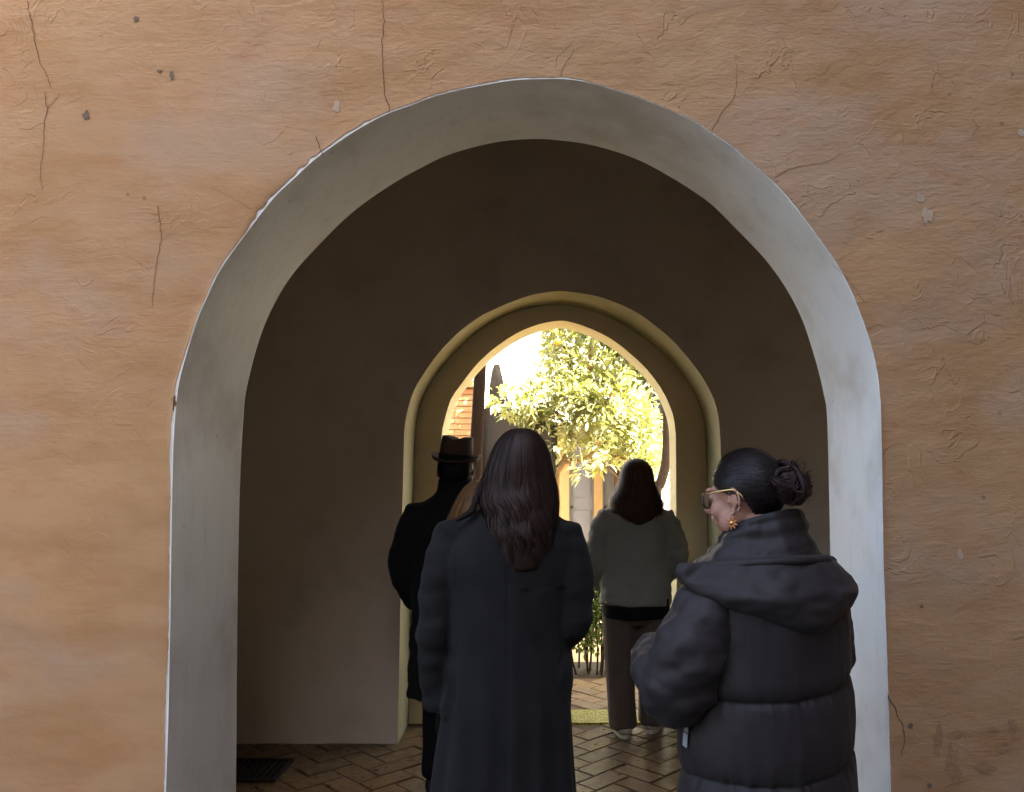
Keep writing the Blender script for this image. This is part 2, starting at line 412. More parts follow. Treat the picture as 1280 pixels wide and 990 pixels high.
D1, D2, D3, D4, D5 = 2.47, 2.94, 4.69, 5.08, 5.36        # wall faces in depth
PX_OUT = [(207,990),(210,900),(212,800),(213.5,700),(215,610),(217,545),(219.4,513),(223,481),(231.5,447),(247,398),(259.4,370),(275,337),(302,299),(324.4,269),(344.4,244.4),(365.6,224.4),(395.6,197),(433.3,170),(463.4,152),(487,140.5),(517,129.7),(541,120.5),(573.6,112),(604,106),(641.6,100),(679,98.3),(709.6,98.8),(743,104.6),(785.6,117.5),(813.8,128),(842,139.5),(870,153),(891,167),(914.5,183),(938,203),(961.4,223),(982.5,245),(1004,272),(1027.5,304),(1044.5,328),(1061.4,360),(1075.6,394),(1087,427),(1095.4,463.5),(1098.8,492),(1100.5,519),(1102,600),(1103.5,690),(1106,780),(1109,880),(1113,990)]
PX_IN = [(295,990),(296,850),(297,750),(299,640),(302,560),(304.7,519),(306.7,496),(311.5,471.5),(321,435),(333,401),(350,367),(369.7,338),(398.8,306),(433,272),(463.4,248),(498.6,225),(529,208.4),(557,195),(592,184),(632,176),(674,173.8),(705,176),(741,181.5),(778.6,192.5),(806.7,204),(837,220.6),(865,238),(891,257),(920,286),(945.5,312),(965,335),(985,364.5),(1002,398),(1013,429.5),(1023,463.5),(1030,494.6),(1033.7,519),(1036,600),(1038,700),(1040,800),(1042,990)]
NO = 620
O_out = outline(PX_OUT, D1, NO); O_in = outline(PX_IN, D2, NO)
cx0 = float(O_out[:, 0].mean())
wall = empty('arched_wall', (0, 0, 0))
tag(wall, 'weathered ochre plaster wall with a big white round-headed archway', 'wall')
# outward directions for the broken edge of the ochre coat
tang = np.gradient(O_out, axis=0); nrm = np.stack([-tang[:, 1], tang[:, 0]], 1); nrm /= np.linalg.norm(nrm, axis=1)[:, None]
rag = np.zeros(NO)
for i in range(NO):
    s_ = i*0.0095
    v = 0.5+0.5*noise.noise(Vector((s_*9, 2.2, 0))); u = noise.noise(Vector((s_*45, 7.1, 0))); g = noise.noise(Vector((s_*2.1, 4.4, 1)))
    lf = 1.0 if i < NO*.5 else .45
    rag[i] = lf*(0.0036+0.0042*max(0, v)**2+0.0035*max(0, u)+0.014*max(0, g-0.24))
    if 215 < i < 262 or 300 < i < 325: rag[i] += 0.002+0.009*max(0, u+0.15)
O_rag = O_out+nrm*rag[:, None]
holed_sheet('plaster_face', O_rag, D1, (-4.6, 3.9, 0, 4.4), M_OCHRE, wall, 64, -1, 0.010)
band('coat_edge', O_rag, D1, O_rag, D1+0.0045, M_RIM, wall, 1)
band('lime_edge', O_rag+nrm*0.004, D1+0.0040, O_out, D1+0.0025, M_RIM, wall, 2)
band('reveal', O_out, D1+0.0025, O_in, D2, M_LIME, wall, 14, False, 0.006)
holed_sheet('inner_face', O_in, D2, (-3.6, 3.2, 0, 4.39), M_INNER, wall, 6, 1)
# sides and top so that the wall is a solid
MB().box((-4.62, D1+.01, 0), (-4.601, D2, 4.4)).build('end_face', M_OCHRE, wall)

def ribbon(pts, widths, y, jag=0.0016, seed=0):
    """a jagged crack: an uneven V-shaped strip a hair's breadth off the wall"""
    P = [at(x, yy, y) for x, yy in pts]; Q, W = [], []
    for i in range(len(P)-1):
        m = max(2, int((P[i+1]-P[i]).length/0.007))
        for k in range(m):
            t = k/m; Q.append(P[i].lerp(P[i+1], t)); W.append(widths[0]*(1-(i+t)/(len(P)-1))+widths[1]*(i+t)/(len(P)-1))
    Q.append(P[-1]); W.append(widths[1]); V, Fc = [], []
    for i, q in enumerate(Q):
        tg = (Q[min(i+1, len(Q)-1)]-Q[max(i-1, 0)]).normalized(); s = Vector((-tg.z, 0, tg.x))
        j = jag*noise.noise(Vector((i*0.35, seed, 0)))*2.2+jag*noise.noise(Vector((i*0.9, seed+9, 0)))
        ww = W[i]*(0.55+0.6*abs(noise.noise(Vector((i*0.5, seed+3, 2)))))
        wob = 0.010*(noise.noise(Vector((q.x*1.3, .3, q.z*1.3)))+.5*noise.noise(Vector((q.x*4, 1.3, q.z*4)))+.2*noise.noise(Vector((q.x*11, 5.3, q.z*14))))
        yy = y+wob-0.0022
        V += [(q.x+s.x*(j+ww), yy, q.z+s.z*(j+ww)), (q.x+s.x*(j-ww), yy, q.z+s.z*(j-ww))]
    for i in range(len(Q)-1): Fc.append((2*i, 2*i+1, 2*i+3, 2*i+2))
    return V, Fc
CR = [([(33,0),(40,30),(45,55),(52,80),(62,98),(66,112)], (.0024, .0017)),
      ([(58,118),(62,137),(57,160),(56,190),(52,215),(54,240)], (.0020, .0010)), ([(62,137),(70,130),(77,118)], (.0016, .0010)),
      ([(478,0),(480,25),(478,55),(479,90),(481,118),(488,140)], (.0018, .0022)),
      ([(198,258),(201,280),(202,300),(196,330),(192,360),(190,385)], (.0022, .0010)),
      ([(718,62),(708,78),(701,95)], (.0010, .0018)), ([(889,165),(900,145),(915,125),(921,108),(920,80)], (.0018, .0008)),
      ([(968,224),(985,212),(1010,207),(1035,203),(1053,192)], (.0018, .0008)),
      ([(1110,868),(1120,890),(1127,905),(1130,920),(1126,945)], (.0030, .0016)),
      ([(262,235),(280,243),(300,252),(316,263)], (.0007, .0009)), ([(1215,170),(1222,160),(1216,148)], (.0016, .0011)),
      ([(1040,330),(1062,352),(1080,378)], (.0006, .0010)), ([(395,170),(399,185),(404,194)], (.0022, .0016))]
for n_, (pp, ww) in enumerate(CR):
    V, Fc = ribbon(pp, (ww[0]*.82, ww[1]*.82), D1, 0.0022, n_*3.7); mesh_obj('crack', V, Fc, M_CRACK, wall)
# bruises and patches of lost paint, with shapes of their own
M_BRUISE = plain('bruised_plaster', (0.17, 0.115, 0.085), 0.95, 0.3, 60)
M_LOSS = plain('bare_grey_plaster', (0.46, 0.34, 0.23), 0.95, 0.2, 60, 0.004)
M_DARKLOSS = plain('worn_brown_plaster', (0.35, 0.195, 0.10), 0.95, 0.25, 60, 0.006)
def blotch(x, y, rx, ry, mat, name, seed):
    c = at(x, y, D1); V = [(c.x, D1-0.0, c.z)]; n = 22; Fc = []
    for i in range(n):
        a = 2*PI*i/n; r = 1+0.75*noise.noise(Vector((math.cos(a)*1.7, math.sin(a)*1.7, seed)))
        V.append((c.x+rx/405*r*math.cos(a), 0, c.z+ry/405*r*math.sin(a)))
    V = [(p[0], D1-0.0025+0.010*(noise.noise(Vector((p[0]*1.3, .3, p[2]*1.3)))+.5*noise.noise(Vector((p[0]*4, 1.3, p[2]*4)))+.2*noise.noise(Vector((p[0]*11, 5.3, p[2]*14)))), p[2]) for p in V]
    for i in range(n): Fc.append((0, 1+(i+1) % n, 1+i))
    mesh_obj(name, V, Fc, mat, wall)
for n_, (x, y, rx, ry, m, nm) in enumerate([(110,145,5,5,M_BRUISE,'bruise'),(171,24,3,3,M_BRUISE,'bruise'),(215,96,3,6,M_BRUISE,'bruise'),
        (200,89,3,2,M_BRUISE,'bruise'),(1158,270,6,11,M_LOSS,'bare_patch'),(1150,247,5,5,M_LOSS,'bare_patch'),(421,132,4,8,M_LOSS,'bare_patch'),
        (1277,166,5,5,M_LOSS,'bare_patch'),(1200,693,4,5,M_LOSS,'bare_patch'),(1190,955,9,22,M_DARKLOSS,'worn_patch'),(1172,925,6,14,M_DARKLOSS,'worn_patch'),
        (1230,960,12,7,M_DARKLOSS,'worn_patch'),(1255,935,10,5,M_DARKLOSS,'worn_patch'),(1265,905,5,9,M_DARKLOSS,'worn_patch'),(1161,981,2.5,3,M_BRUISE,'bruise'),
        (1152,758,2,2,M_BRUISE,'bruise'),(217,503,3,9,M_CRACK,'chip'),(1240,912,7,3,M_DARKLOSS,'worn_patch'),(1195,918,7,5,M_DARKLOSS,'worn_patch'),(1138,907,3,3,M_BRUISE,'bruise')]):
    blotch(x, y, rx, ry, m, nm, n_*2.3)

# ------------------------------------------------------------------ the inner wall with its stepped arch
PX_A = [(497,925),(500,780),(503,631),(504.8,560),(506,532),(510,511),(517.6,488),(530,466.7),(545,445.5),(562,426),(581,409),(602,394.5),(623.6,384),(647,374.4),(670,367.5),(698,364),(718,365.5),(745.6,370),(772,379),(796.7,391),(821,408.5),(843,428),(863,451),(879,473),(891,496),(897.8,519),(900,543),(901,569),(903,700),(906,925)]
PX_B = [(511,899),(513.5,780),(517,631),(518.6,559),(520.8,530),(527,502.7),(541,475),(558,452.5),(575,434),(596,416),(617,402),(642.7,390),(670,383.5),(697,381),(723,384.4),(752,393),(779,405.6),(805.6,423),(827.8,441.5),(845.6,460),(861,481),(872,501),(879,523),(881.6,543),(882.5,569),(884,685),(886,899)]
PX_C = [(546,899),(548.5,760),(550.5,631),(552,550),(555.7,526),(564,499),(579,477),(596,455.5),(617,436),(642.7,418.5),(670,406.5),(698,401),(715,403),(736,410),(761,422),(785.6,440),(810,463.5),(827.8,488),(839,512),(843.8,534),(845,569),(845.5,700),(847,899)]
NI = 300
O_a, O_b, O_c = outline(PX_A, D3, NI), outline(PX_B, D4, NI), outline(PX_C, D4, NI)
iw = empty('stepped_arch_wall')
tag(iw, 'dark inner wall of the passage with a stepped arch opening on the garden', 'wall')
RI = (-3.6, 3.2, 0, 3.9)
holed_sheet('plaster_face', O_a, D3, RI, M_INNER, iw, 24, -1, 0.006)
band('outer_reveal', O_a, D3, O_b, D4, M_REVEAL_DIM, iw, 8, False, 0.005)
band('stepped_face', O_b, D4, O_c, D4, M_STEP, iw, 2)
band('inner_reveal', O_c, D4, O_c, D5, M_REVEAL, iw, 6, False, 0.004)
holed_sheet('garden_face', O_c, D5, (-4.6, 4.6, 0, 4.4), M_WHITE, iw, 8, 1)
b_ = MB()
for (x0, x1) in ((float(O_b[0][0])+.002, float(O_c[0][0])-.003), (float(O_c[-1][0])+.003, float(O_b[-1][0])-.002)):
    b_.box((x0, D4-.018, 0.0), (x1, D4-.002, 0.125))
    b_.build('skirting', M_REVEAL, iw); b_ = MB()

# passage shell
def struct(name, mb, mat): return tag(mb.build(name, mat), None, None, None, 'structure')
struct('ceiling', MB().box((-3.6, D2+.002, 3.9), (3.2, D3-.002, 4.3)), M_CEIL)
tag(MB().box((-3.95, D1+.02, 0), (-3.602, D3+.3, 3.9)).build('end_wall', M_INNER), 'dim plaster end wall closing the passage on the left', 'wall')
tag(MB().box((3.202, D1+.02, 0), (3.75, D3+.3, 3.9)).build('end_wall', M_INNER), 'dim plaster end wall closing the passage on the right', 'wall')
struct('roof', MB().box((-4.6, D1+.03, 4.402), (4.6, D5+.05, 4.5)), M_ROOF)

# ------------------------------------------------------------------ floors
struct('ground', MB().box((-60, -60, -.3), (60, 60, -.055)), M_GROUND)
TL, TW = 0.26, 0.13
def tile_mesh(l, w_, h, mat, name):
    bm = bmesh.new(); bmesh.ops.create_cube(bm, size=1)
    for v in bm.verts: v.co = Vector((v.co.x*l, v.co.y*w_, v.co.z*h))
    bmesh.ops.bevel(bm, geom=[e for e in bm.edges if all(v.co.z > 0 for v in e.verts)], offset=0.004, segments=2, affect='EDGES')
    me = bpy.data.meshes.new(name); bm.to_mesh(me); bm.free(); me.materials.append(mat); return me
def herringbone(parent, x0, x1, y0, y1, z, mat, near, inner):
    """tiles laid at 45 degrees; `inner` limits the ones built singly, the rest is one part"""
    me = tile_mesh(TL-.0045, TW-.0045, .03, mat, 'tile'); rest = MB(); n = 0; cand = []
    R = Matrix.Rotation(PI/4, 4, 'Z'); ox, oy = .5*(x0+x1), .5*(y0+y1); K = 34
    for i in range(-K, K):
        for j in range(-K, K):
            q = (i-j) % 4
            if q == 0: c, rot = Vector(((i+1)*TW, (j+.5)*TW, 0)), 0
            elif q == 3: c, rot = Vector(((i+.5)*TW, (j+1)*TW, 0)), PI/2
            else: continue
            p = R @ c + Vector((ox, oy, 0))
            if x0 < p.x < x1 and y0 < p.y < y1: cand.append((p, rot+PI/4))
    for p, rot in cand:
        dz = random.uniform(-.003, .003); ex, ey = random.uniform(-.012, .012), random.uniform(-.012, .012)
        if inner[0] < p.x < inner[1] and inner[2] < p.y < inner[3]:
            o = bpy.data.objects.new('tile', me); COL.objects.link(o); o.parent = parent
            o.location = (p.x, p.y, z-.015+dz); o.rotation_euler = (ex, ey, rot); n += 1
        else:
            T = Matrix.Translation((p.x, p.y, z-.015+dz)) @ Euler((ex, ey, rot)).to_matrix().to_4x4()
            rest.box((-TL/2+.005, -TW/2+.005, -.015), (TL/2-.005, TW/2-.005, .015), T)
    if rest.V: tag(rest.build('outer_tiles', mat, parent), kind='stuff')
    return n
fl = struct('passage_floor', MB().box((-3.6, D1+.01, -.05), (3.2, D4+.02, -.006)), M_GROUT)
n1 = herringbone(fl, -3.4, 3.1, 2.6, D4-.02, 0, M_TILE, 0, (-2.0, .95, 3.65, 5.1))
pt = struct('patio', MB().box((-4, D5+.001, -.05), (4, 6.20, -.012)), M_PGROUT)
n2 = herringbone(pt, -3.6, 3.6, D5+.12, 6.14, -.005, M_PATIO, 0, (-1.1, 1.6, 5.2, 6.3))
print('tiles', n1, n2)
# threshold slab, pitted; yellow light on the floor put into its colour
k = N('light_tinted_threshold_stone'); a = k.noise(55, 6, 0.7); v = k.voro(60)
c_ = k.mix(k.rng(a, 0.35, 0.65), (0.34, 0.28, 0.035), (0.56, 0.46, 0.06)); c_ = k.mix(k.rng(v, 0.38, 0.12, 0, .85), c_, (0.13, 0.10, 0.025))
M_LIT_STONE = k.end(c_, 0.55, k.bump(k.math('ADD', a, v), 1.0, 0.02), 0.5)
bm = bmesh.new(); bmesh.ops.create_cube(bm, size=1)
xa, xb = float(O_c[0][0])+.004, float(O_c[-1][0])-.004
for v in bm.verts: v.co = Vector(((xa+xb)/2+v.co.x*(xb-xa), 5.20+v.co.y*.30, -.028+v.co.z*.07))
bmesh.ops.bevel(bm, geom=bm.edges[:], offset=.012, segments=2, affect='EDGES')
me = bpy.data.meshes.new('threshold'); bm.to_mesh(me); bm.free(); me.materials.append(M_LIT_STONE)
th = bpy.data.objects.new('threshold', me); COL.objects.link(th); tag(th, kind='structure')
struct('flower_bed', MB().box((-4, 6.202, -.05), (4, 6.80, -.026)), plain('dark_bed_soil', (0.05, 0.036, 0.02), .95, .4, 14, .012))
struct('garden_ground', MB().box((-8, 6.802, -.05), (8, 14, -.03)), M_SOIL)

# drain grate in the passage floor
gr = empty('drain_grate', (-1.70, 4.27, 0.002)); tag(gr, 'small dark iron drain grate set in the passage floor', 'grate')
MB().box((-.30, -.155, 0), (.30, -.13, .012)).box((-.30, .13, 0), (.30, .155, .012)).box((-.30, -.13, 0), (-.275, .13, .012)).box((.275, -.13, 0), (.30, .13, .012)).build('frame', M_IRON, gr)
MB().box((-.275, -.13, -.001), (.275, .13, .0015)).build('pit', plain('grate_pit', (.008, .006, .005), .95), gr)
bar = MB().box((-.009, -.128, .002), (.009, .128, .010)).build('bar', M_IRON, gr); bar.location.x = -.25
for i in range(1, 15):
    o = link_copy('bar', bar, gr); o.location.x = -.25+i*.0357
crs = MB().box((-.272, -.006, .0025), (.272, .006, .0085)).build('crossbar', M_IRON, gr); crs.location.y = -.065
for yy in (0, .065): o = link_copy('crossbar', crs, gr); o.location.y = yy

M_WING = plain('dull_brown_render', (0.22, 0.15, 0.09), .9, .2, 3, .004)
# ------------------------------------------------------------------ the court behind the photographer (only its light reaches the picture)
def house(name, label, lo, hi, mat, wins):
    e = empty(name, ((lo[0]+hi[0])/2, (lo[1]+hi[1])/2, 0)); tag(e, label, 'building')
    c = Vector(e.location)
    MB().box(Vector(lo)-c, Vector(hi)-c).build('wall', mat, e)
    MB().box((lo[0]-c.x-.15, lo[1]-c.y-.15, hi[2]), (hi[0]-c.x+.15, hi[1]-c.y+.15, hi[2]+.18)).build('roof', M_ROOF, e)
    for (a, b2) in wins:
        f = MB().box(Vector(a)-c, Vector(b2)-c).build('window', M_BROWNWOOD, e)
    return e
house('court_wing', 'tall plastered wing on the right of the front court', (2.0, -7, 0), (3.6, 2.46, 9.6), M_WING,
      [((1.97, y-.5, z), (1.999, y+.5, z+1.7)) for y in (-5, -2.2, .6) for z in (1, 4.2, 7.2)])
house('court_house', 'plastered house across the front court behind the viewer', (-9, -8.4, 0), (1.9, -6.9, 7.0), M_WING,
      [((x-.5, -6.899, z), (x+.5, -6.87, z+1.7)) for x in (-6, -3, 0) for z in (1, 4.4)])

tag(MB().box((-6.2, -6.8, -.05), (-5.8, 2.3, 1.6)).build('bounce_wall', M_BOUNCE), 'unseen low cream wall added to bounce light from the left of the front court', 'wall')  # unseen wall added to bounce warm light onto the front wall

# ------------------------------------------------------------------ garden court beyond the arches
FY = 11.0
fb = empty('garden_house', (0, FY, 0)); tag(fb, 'white sunlit garden house with grey doors seen beyond the orange tree', 'building')
def gpx(x, y, d=FY): p = at(x, y, d); return p.x, p.z
# wall pieces around the door bay and the arched window
wx0, wz0 = gpx(803, 541); wx1, wz1 = gpx(836, 478)
MB().box((-7, 0, 2.25), (wx0-.02, .5, 6)).box((wx1+.02, 0, 0), (7, .5, 6)).box((wx0-.02, 0, wz1+.05), (wx1+.02, .5, 6)).box((-7, 0, 0), (-.3, .5, 2.25)).box((1.05, 0, 0), (wx0-.02, .5, 2.25)).box((wx0-.02, 0, 0), (wx1+.02, .5, wz0-.12)).build('wall', M_WHITE, fb)
MB().box((-.42, 1.12, 0), (1.06, 1.2, 2.25)).box((1.052, .502, 0), (1.15, 1.2, 2.25)).box((-.42, .502, 0), (-.302, 1.2, 2.25)).box((-.42, .502, 2.252), (1.15, 1.2, 2.4)).build('porch_recess', M_SHADOW_STONE, fb)
for i, (x0, x1) in enumerate(((.107, .251), (.614, .742), (.918, .96), (-.298, -.16))):
    MB().box((x0, .74, 0), (x1, .90, 2.24)).build('door_post', M_OCHREPAINT if i != 2 else M_BROWNWOOD, fb)
for x0, x1 in ((-.158, .105), (.253, .612), (.744, .916)):
    d = MB().box((x0, .82, .0), (x1, .86, 2.2)).build('door', M_GREYPANEL, fb)
    for z0 in (.25, 1.2):
        MB().box((x0+.05, .805, z0), (x1-.05, .8195, z0+.75)).build('door_panel', M_GREYPANEL, d)
    MB().ell(((x0+.04), .795, 1.05), (.018, .018, .018), nu=10, nv=6).build('door_knob', M_IRON, d)
MB().box((.962, .84, 0), (1.05, .88, 2.2)).build('shutter', M_BROWNWOOD, fb)
# arched window with timber surround, deep in the wall
arc = [(wx0, wz0), (wx0, wz0+.30), (wx0+.04, wz0+.44), (wx0+.12, wz0+.56), ((wx0+wx1)/2, wz0+.68), (wx1-.12, wz0+.56), (wx1-.04, wz0+.44), (wx1, wz0+.30), (wx1, wz0)]
V = [(x, .42, z) for x, z in arc]; mesh_obj('window_pane', V, [tuple(range(len(V)))], M_GREYPANEL, fb)
s_ = MB().tube([(x, .06, z) for x, z in arc], [.045]*len(arc), 8, 30); s_.build('window_surround', M_BROWNWOOD, fb)
MB().box((wx0-.06, -.08, wz0-.12), (wx1+.06, .42, wz0-.005)).build('window_sill', M_BROWNWOOD, fb)
# lower casement beside the curved trunk
cx1, cz1 = gpx(806, 556); cx2, cz2 = gpx(842, 648)
cs = MB().box((cx1, -.03, cz2), (cx2, -.004, cz1)).build('casement', M_WHITE, fb)
for t in (.33, .66): MB().box((cx1+(cx2-cx1)*t-.008, -.045, cz2), (cx1+(cx2-cx1)*t+.008, -.031, cz1)).build('mullion', M_GREYPANEL, cs)
for t in (.2, .4, .6, .8): MB().box((cx1, -.043, cz2+(cz1-cz2)*t-.008), (cx2, -.0315, cz2+(cz1-cz2)*t+.008)).build('glazing_bar', M_GREYPANEL, cs)
MB().box((-7.2, -.25, 6), (7.2, .6, 6.15)).build('roof', M_ROOF, fb)

# added slab shaped like a shadow on the house wall, turned from the sun
def slab_pt(px, py):
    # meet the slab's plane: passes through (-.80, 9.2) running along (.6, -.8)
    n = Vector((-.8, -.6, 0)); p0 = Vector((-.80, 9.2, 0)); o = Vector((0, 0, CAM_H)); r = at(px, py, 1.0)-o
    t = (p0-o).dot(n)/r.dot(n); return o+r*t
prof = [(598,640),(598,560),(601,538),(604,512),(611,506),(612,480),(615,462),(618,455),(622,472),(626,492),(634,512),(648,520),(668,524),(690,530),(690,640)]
P = [slab_pt(*p) for p in prof]; P[0].z = P[-1].z = -.03
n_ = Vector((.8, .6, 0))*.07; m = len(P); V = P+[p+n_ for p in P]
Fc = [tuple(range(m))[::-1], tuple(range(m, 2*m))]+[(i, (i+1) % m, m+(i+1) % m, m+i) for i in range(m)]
tag(mesh_obj('shadow_slab', V, Fc, M_SHADOW_STONE), 'grey slab added in the shape of a pointed shadow behind the orange tree', 'wall')
# leaning brown wall pier in the shade, shaped as a tapered round post
tp = MB(); a_, b2 = at(587, 600, 6.45), at(600, 468, 6.45); a_.z = -.02
tp.tube([a_, a_.lerp(b2, .5)+Vector((-.012, 0, 0)), b2, b2+Vector((.03, 0, .5))], [.062, .058, .048, .04], 10)
tag(tp.build('leaning_pier', plain('dark_pier_brown', (0.016, 0.009, 0.005), .9, .3, 20, .004, .1), None, True), 'dark brown leaning pier left of the orange tree', 'post')
# brick pier, course by course
bp = empty('brick_pier', (*at(571, 700, 9.2).xy, 0)); bp.location.z = -.03; tag(bp, 'sunlit orange brick pier at the left edge of the garden', 'pier')
bme = tile_mesh(.24, .115, .058, M_BRICK, 'brick')
MB().box((-.235, -.115, 0), (.235, .115, 2.55)).build('core', M_PGROUT, bp)
for c in range(38):
    for q in range(2):
        for yy in (-.062, .062):
            o = bpy.data.objects.new('brick', bme); COL.objects.link(o); o.parent = bp
            o.location = ((q-.5)*.246+(.02 if c % 2 else -.02), yy*1.02-random.uniform(0, .006), .035+c*.067)
MB().box((-.3, -.2, 2.56), (.3, .2, 2.64)).build('cap', M_BRICK, bp)

# ------------------------------------------------------------------ trees and shrubs
def leaf_cloud(mb, centres, per, L, W, up=0.2, rs=0.16, droop=0.3):
    rnd = random.random
    for c, rad in centres:
        c = Vector(c)
        for _ in range(per):
            d = Vector((random.gauss(0, 1), random.gauss(0, 1), random.gauss(0, 1))).normalized()
            p = c+d*rad*(rnd()**.5); l = L*random.uniform(.65, 1.2); wd = W*random.uniform(.7, 1.15)
            ax = (d+Vector((random.gauss(0, .6), random.gauss(0, .6), random.gauss(0, .5)+up-droop*rnd()*2))).normalized()
            sd = ax.cross(Vector((random.gauss(0, .4), random.gauss(0, .4), 1))).normalized(); nn = sd.cross(ax)
            b = -nn*l*random.uniform(.05, .18); f = nn*wd*.22
            q = [p, p+ax*l*.35+sd*wd*.5+f, p+ax*l*.72+sd*wd*.36+f+b*.5, p+ax*l+b, p+ax*l*.72-sd*wd*.36+f+b*.5, p+ax*l*.35-sd*wd*.5+f, p+ax*l*.4, p+ax*l*.72+b*.4]
            mb.add(q, [(0, 1, 6), (1, 2, 7, 6), (2, 3, 7), (0, 6, 5), (6, 7, 4, 5), (7, 3, 4)])

TY = 8.2
ot = empty('orange_tree', (at(692, 620, TY).x, TY, -.03)); tag(ot, 'sunlit orange tree full of leaves coloured sun-bright in the middle of the arch', 'tree')
def tl(px, py, dy=0.0): p = at(px, py, TY+dy); return p-Vector(ot.location)
tr = MB(); tr.tube([(0.01, 0, 0), (0, .02, .6), (.02, 0, 1.2), tl(695, 592)], [.075, .06, .05, .042], 10)
tr.tube([tl(695, 592), tl(708, 570), tl(716, 540), tl(735, 470), tl(742, 400)], [.040, .033, .028, .02, .012], 8)
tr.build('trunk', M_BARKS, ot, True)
for pp, rr in (([tl(705, 578), tl(722, 576, -.1), tl(745, 566, -.2), tl(775, 572, -.3), tl(800, 580, -.3)], (.026, .022, .018, .014, .007)),
               ([tl(714, 545), tl(690, 510, .1), tl(655, 500, 0)], (.024, .016, .007)), ([tl(718, 530), tl(760, 500, -.2), tl(795, 480, -.2)], (.024, .016, .008)),
               ([tl(697, 590), tl(690, 560, .2), tl(685, 520, .3), tl(688, 440, .3)], (.03, .022, .018, .008)), ([tl(728, 490), tl(710, 450, .1), tl(700, 410, 0)], (.018, .014, .008)),
               ([tl(735, 570, -.15), tl(765, 590, -.2), tl(775, 600, -.2)], (.010, .007, .004))):
    b_ = MB(); b_.tube(pp, rr, 7); b_.build('branch', M_BARKS, ot, True)
lc = []
LOBES = [(640,503,30,18,0),(668,522,26,16,.1),(700,505,40,34,0),(735,470,44,40,.1),(770,500,40,40,-.1),(720,545,38,22,.1),(770,555,36,24,-.2),
         (808,568,24,24,-.3),(825,590,14,18,-.3),(745,430,40,26,.1),(700,455,26,34,.2),(700,420,20,24,.2),(790,455,26,30,0),(738,583,26,6,-.2),(795,520,28,30,-.2),
         (740,380,60,30,.1),(800,400,50,40,.2),(705,385,36,34,.3),(806,600,20,8,-.3)]
for (x, y, rx, ry, dy) in LOBES:
    k_ = max(3, int(rx*ry/40))
    for _ in range(k_):
        r = random.random()**.55; a = random.uniform(0, 2*PI)
        lc.append((tl(x+rx*r*math.cos(a), y+ry*r*math.sin(a), dy+random.uniform(-.38, .38)), random.uniform(.06, .13)))
fo = MB(); leaf_cloud(fo, lc, 21, .106, .043)
tag(fo.build('foliage', M_LEAF_SUNLIT, ot), kind='stuff')
om = MB().ell((0, 0, 0), (.037, .037, .035), nu=14, nv=9).build('orange', M_ORANGE, ot, True)
for i, (x, y, dy) in enumerate(((697,427,-.25),(767,496,-.36))):
    o = om if i == 0 else link_copy('orange', om, ot); o.location = tl(x, y, dy)

# dark young tree nearer the arch on the right, in the shadow of the roof
T2 = 6.55
st = empty('curved_tree', (at(821, 640, T2).x, T2, -.03)); tag(st, 'shaded tree with a curved dark trunk at the right of the arch', 'tree')
def t2(px, py, dy=0.0): p = at(px, py, T2+dy); return p-Vector(st.location)
b_ = MB(); b_.tube([(0, 0, 0), (-.02, 0, .7), t2(820, 622), t2(826, 603), t2(832, 580), t2(834, 545), t2(832, 500), t2(822, 450), t2(806, 405)], [.05, .047, .043, .041, .04, .038, .034, .028, .018], 10, 60)
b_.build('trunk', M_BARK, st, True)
lc = []
for (x, y, rx, ry) in ((795,430,26,18),(812,455,12,20),(760,410,34,10),(725,408,16,5),(818,478,6,10),(800,390,60,20),(840,430,40,50)):
    for _ in range(max(3, int(rx*ry/30))):
        r = random.random()**.5; a = random.uniform(0, 2*PI); lc.append((t2(x+rx*r*math.cos(a), y+ry*r*math.sin(a), random.uniform(-.1, .3)), .09))
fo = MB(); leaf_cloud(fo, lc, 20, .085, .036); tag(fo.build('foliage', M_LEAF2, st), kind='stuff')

# clipped shrubs along the patio edge
SHR = [(-1.02, 'leafy green shrub at the far left of the patio edge'), (-.36, 'leafy green shrub hidden mostly by the long black coat'), (.30, 'leafy green shrub showing between the long coat and the brown trousers'), (.97, 'leafy green shrub behind the brown trousers at the patio edge')]
for i, (x, lab) in enumerate(SHR):
    e = empty('garden_shrub', (x, 6.45, -.03)); tag(e, lab, 'shrub', 'shrubs along the patio edge')
    for s in range(16):
        x0, y0 = random.uniform(-.22, .22), random.uniform(-.12, .16)
        b_ = MB(); b_.tube([(x0, y0, 0), (x0*1.1+random.uniform(-.03, .03), y0, .2), (x0*1.3+random.uniform(-.05, .05), y0*1.2, .45), (x0*1.5, y0*1.3, .7)], [.0085, .007, .0055, .003], 6)
        b_.build('stem', M_BARK, e, True)
    cs = [((random.uniform(-.33, .33), random.uniform(-.2, .22), random.uniform(.24, .82)), .10) for _ in range(120)]
    fo = MB(); leaf_cloud(fo, cs, 30, .055, .026); tag(fo.build('foliage', M_LEAF3, e), kind='stuff')

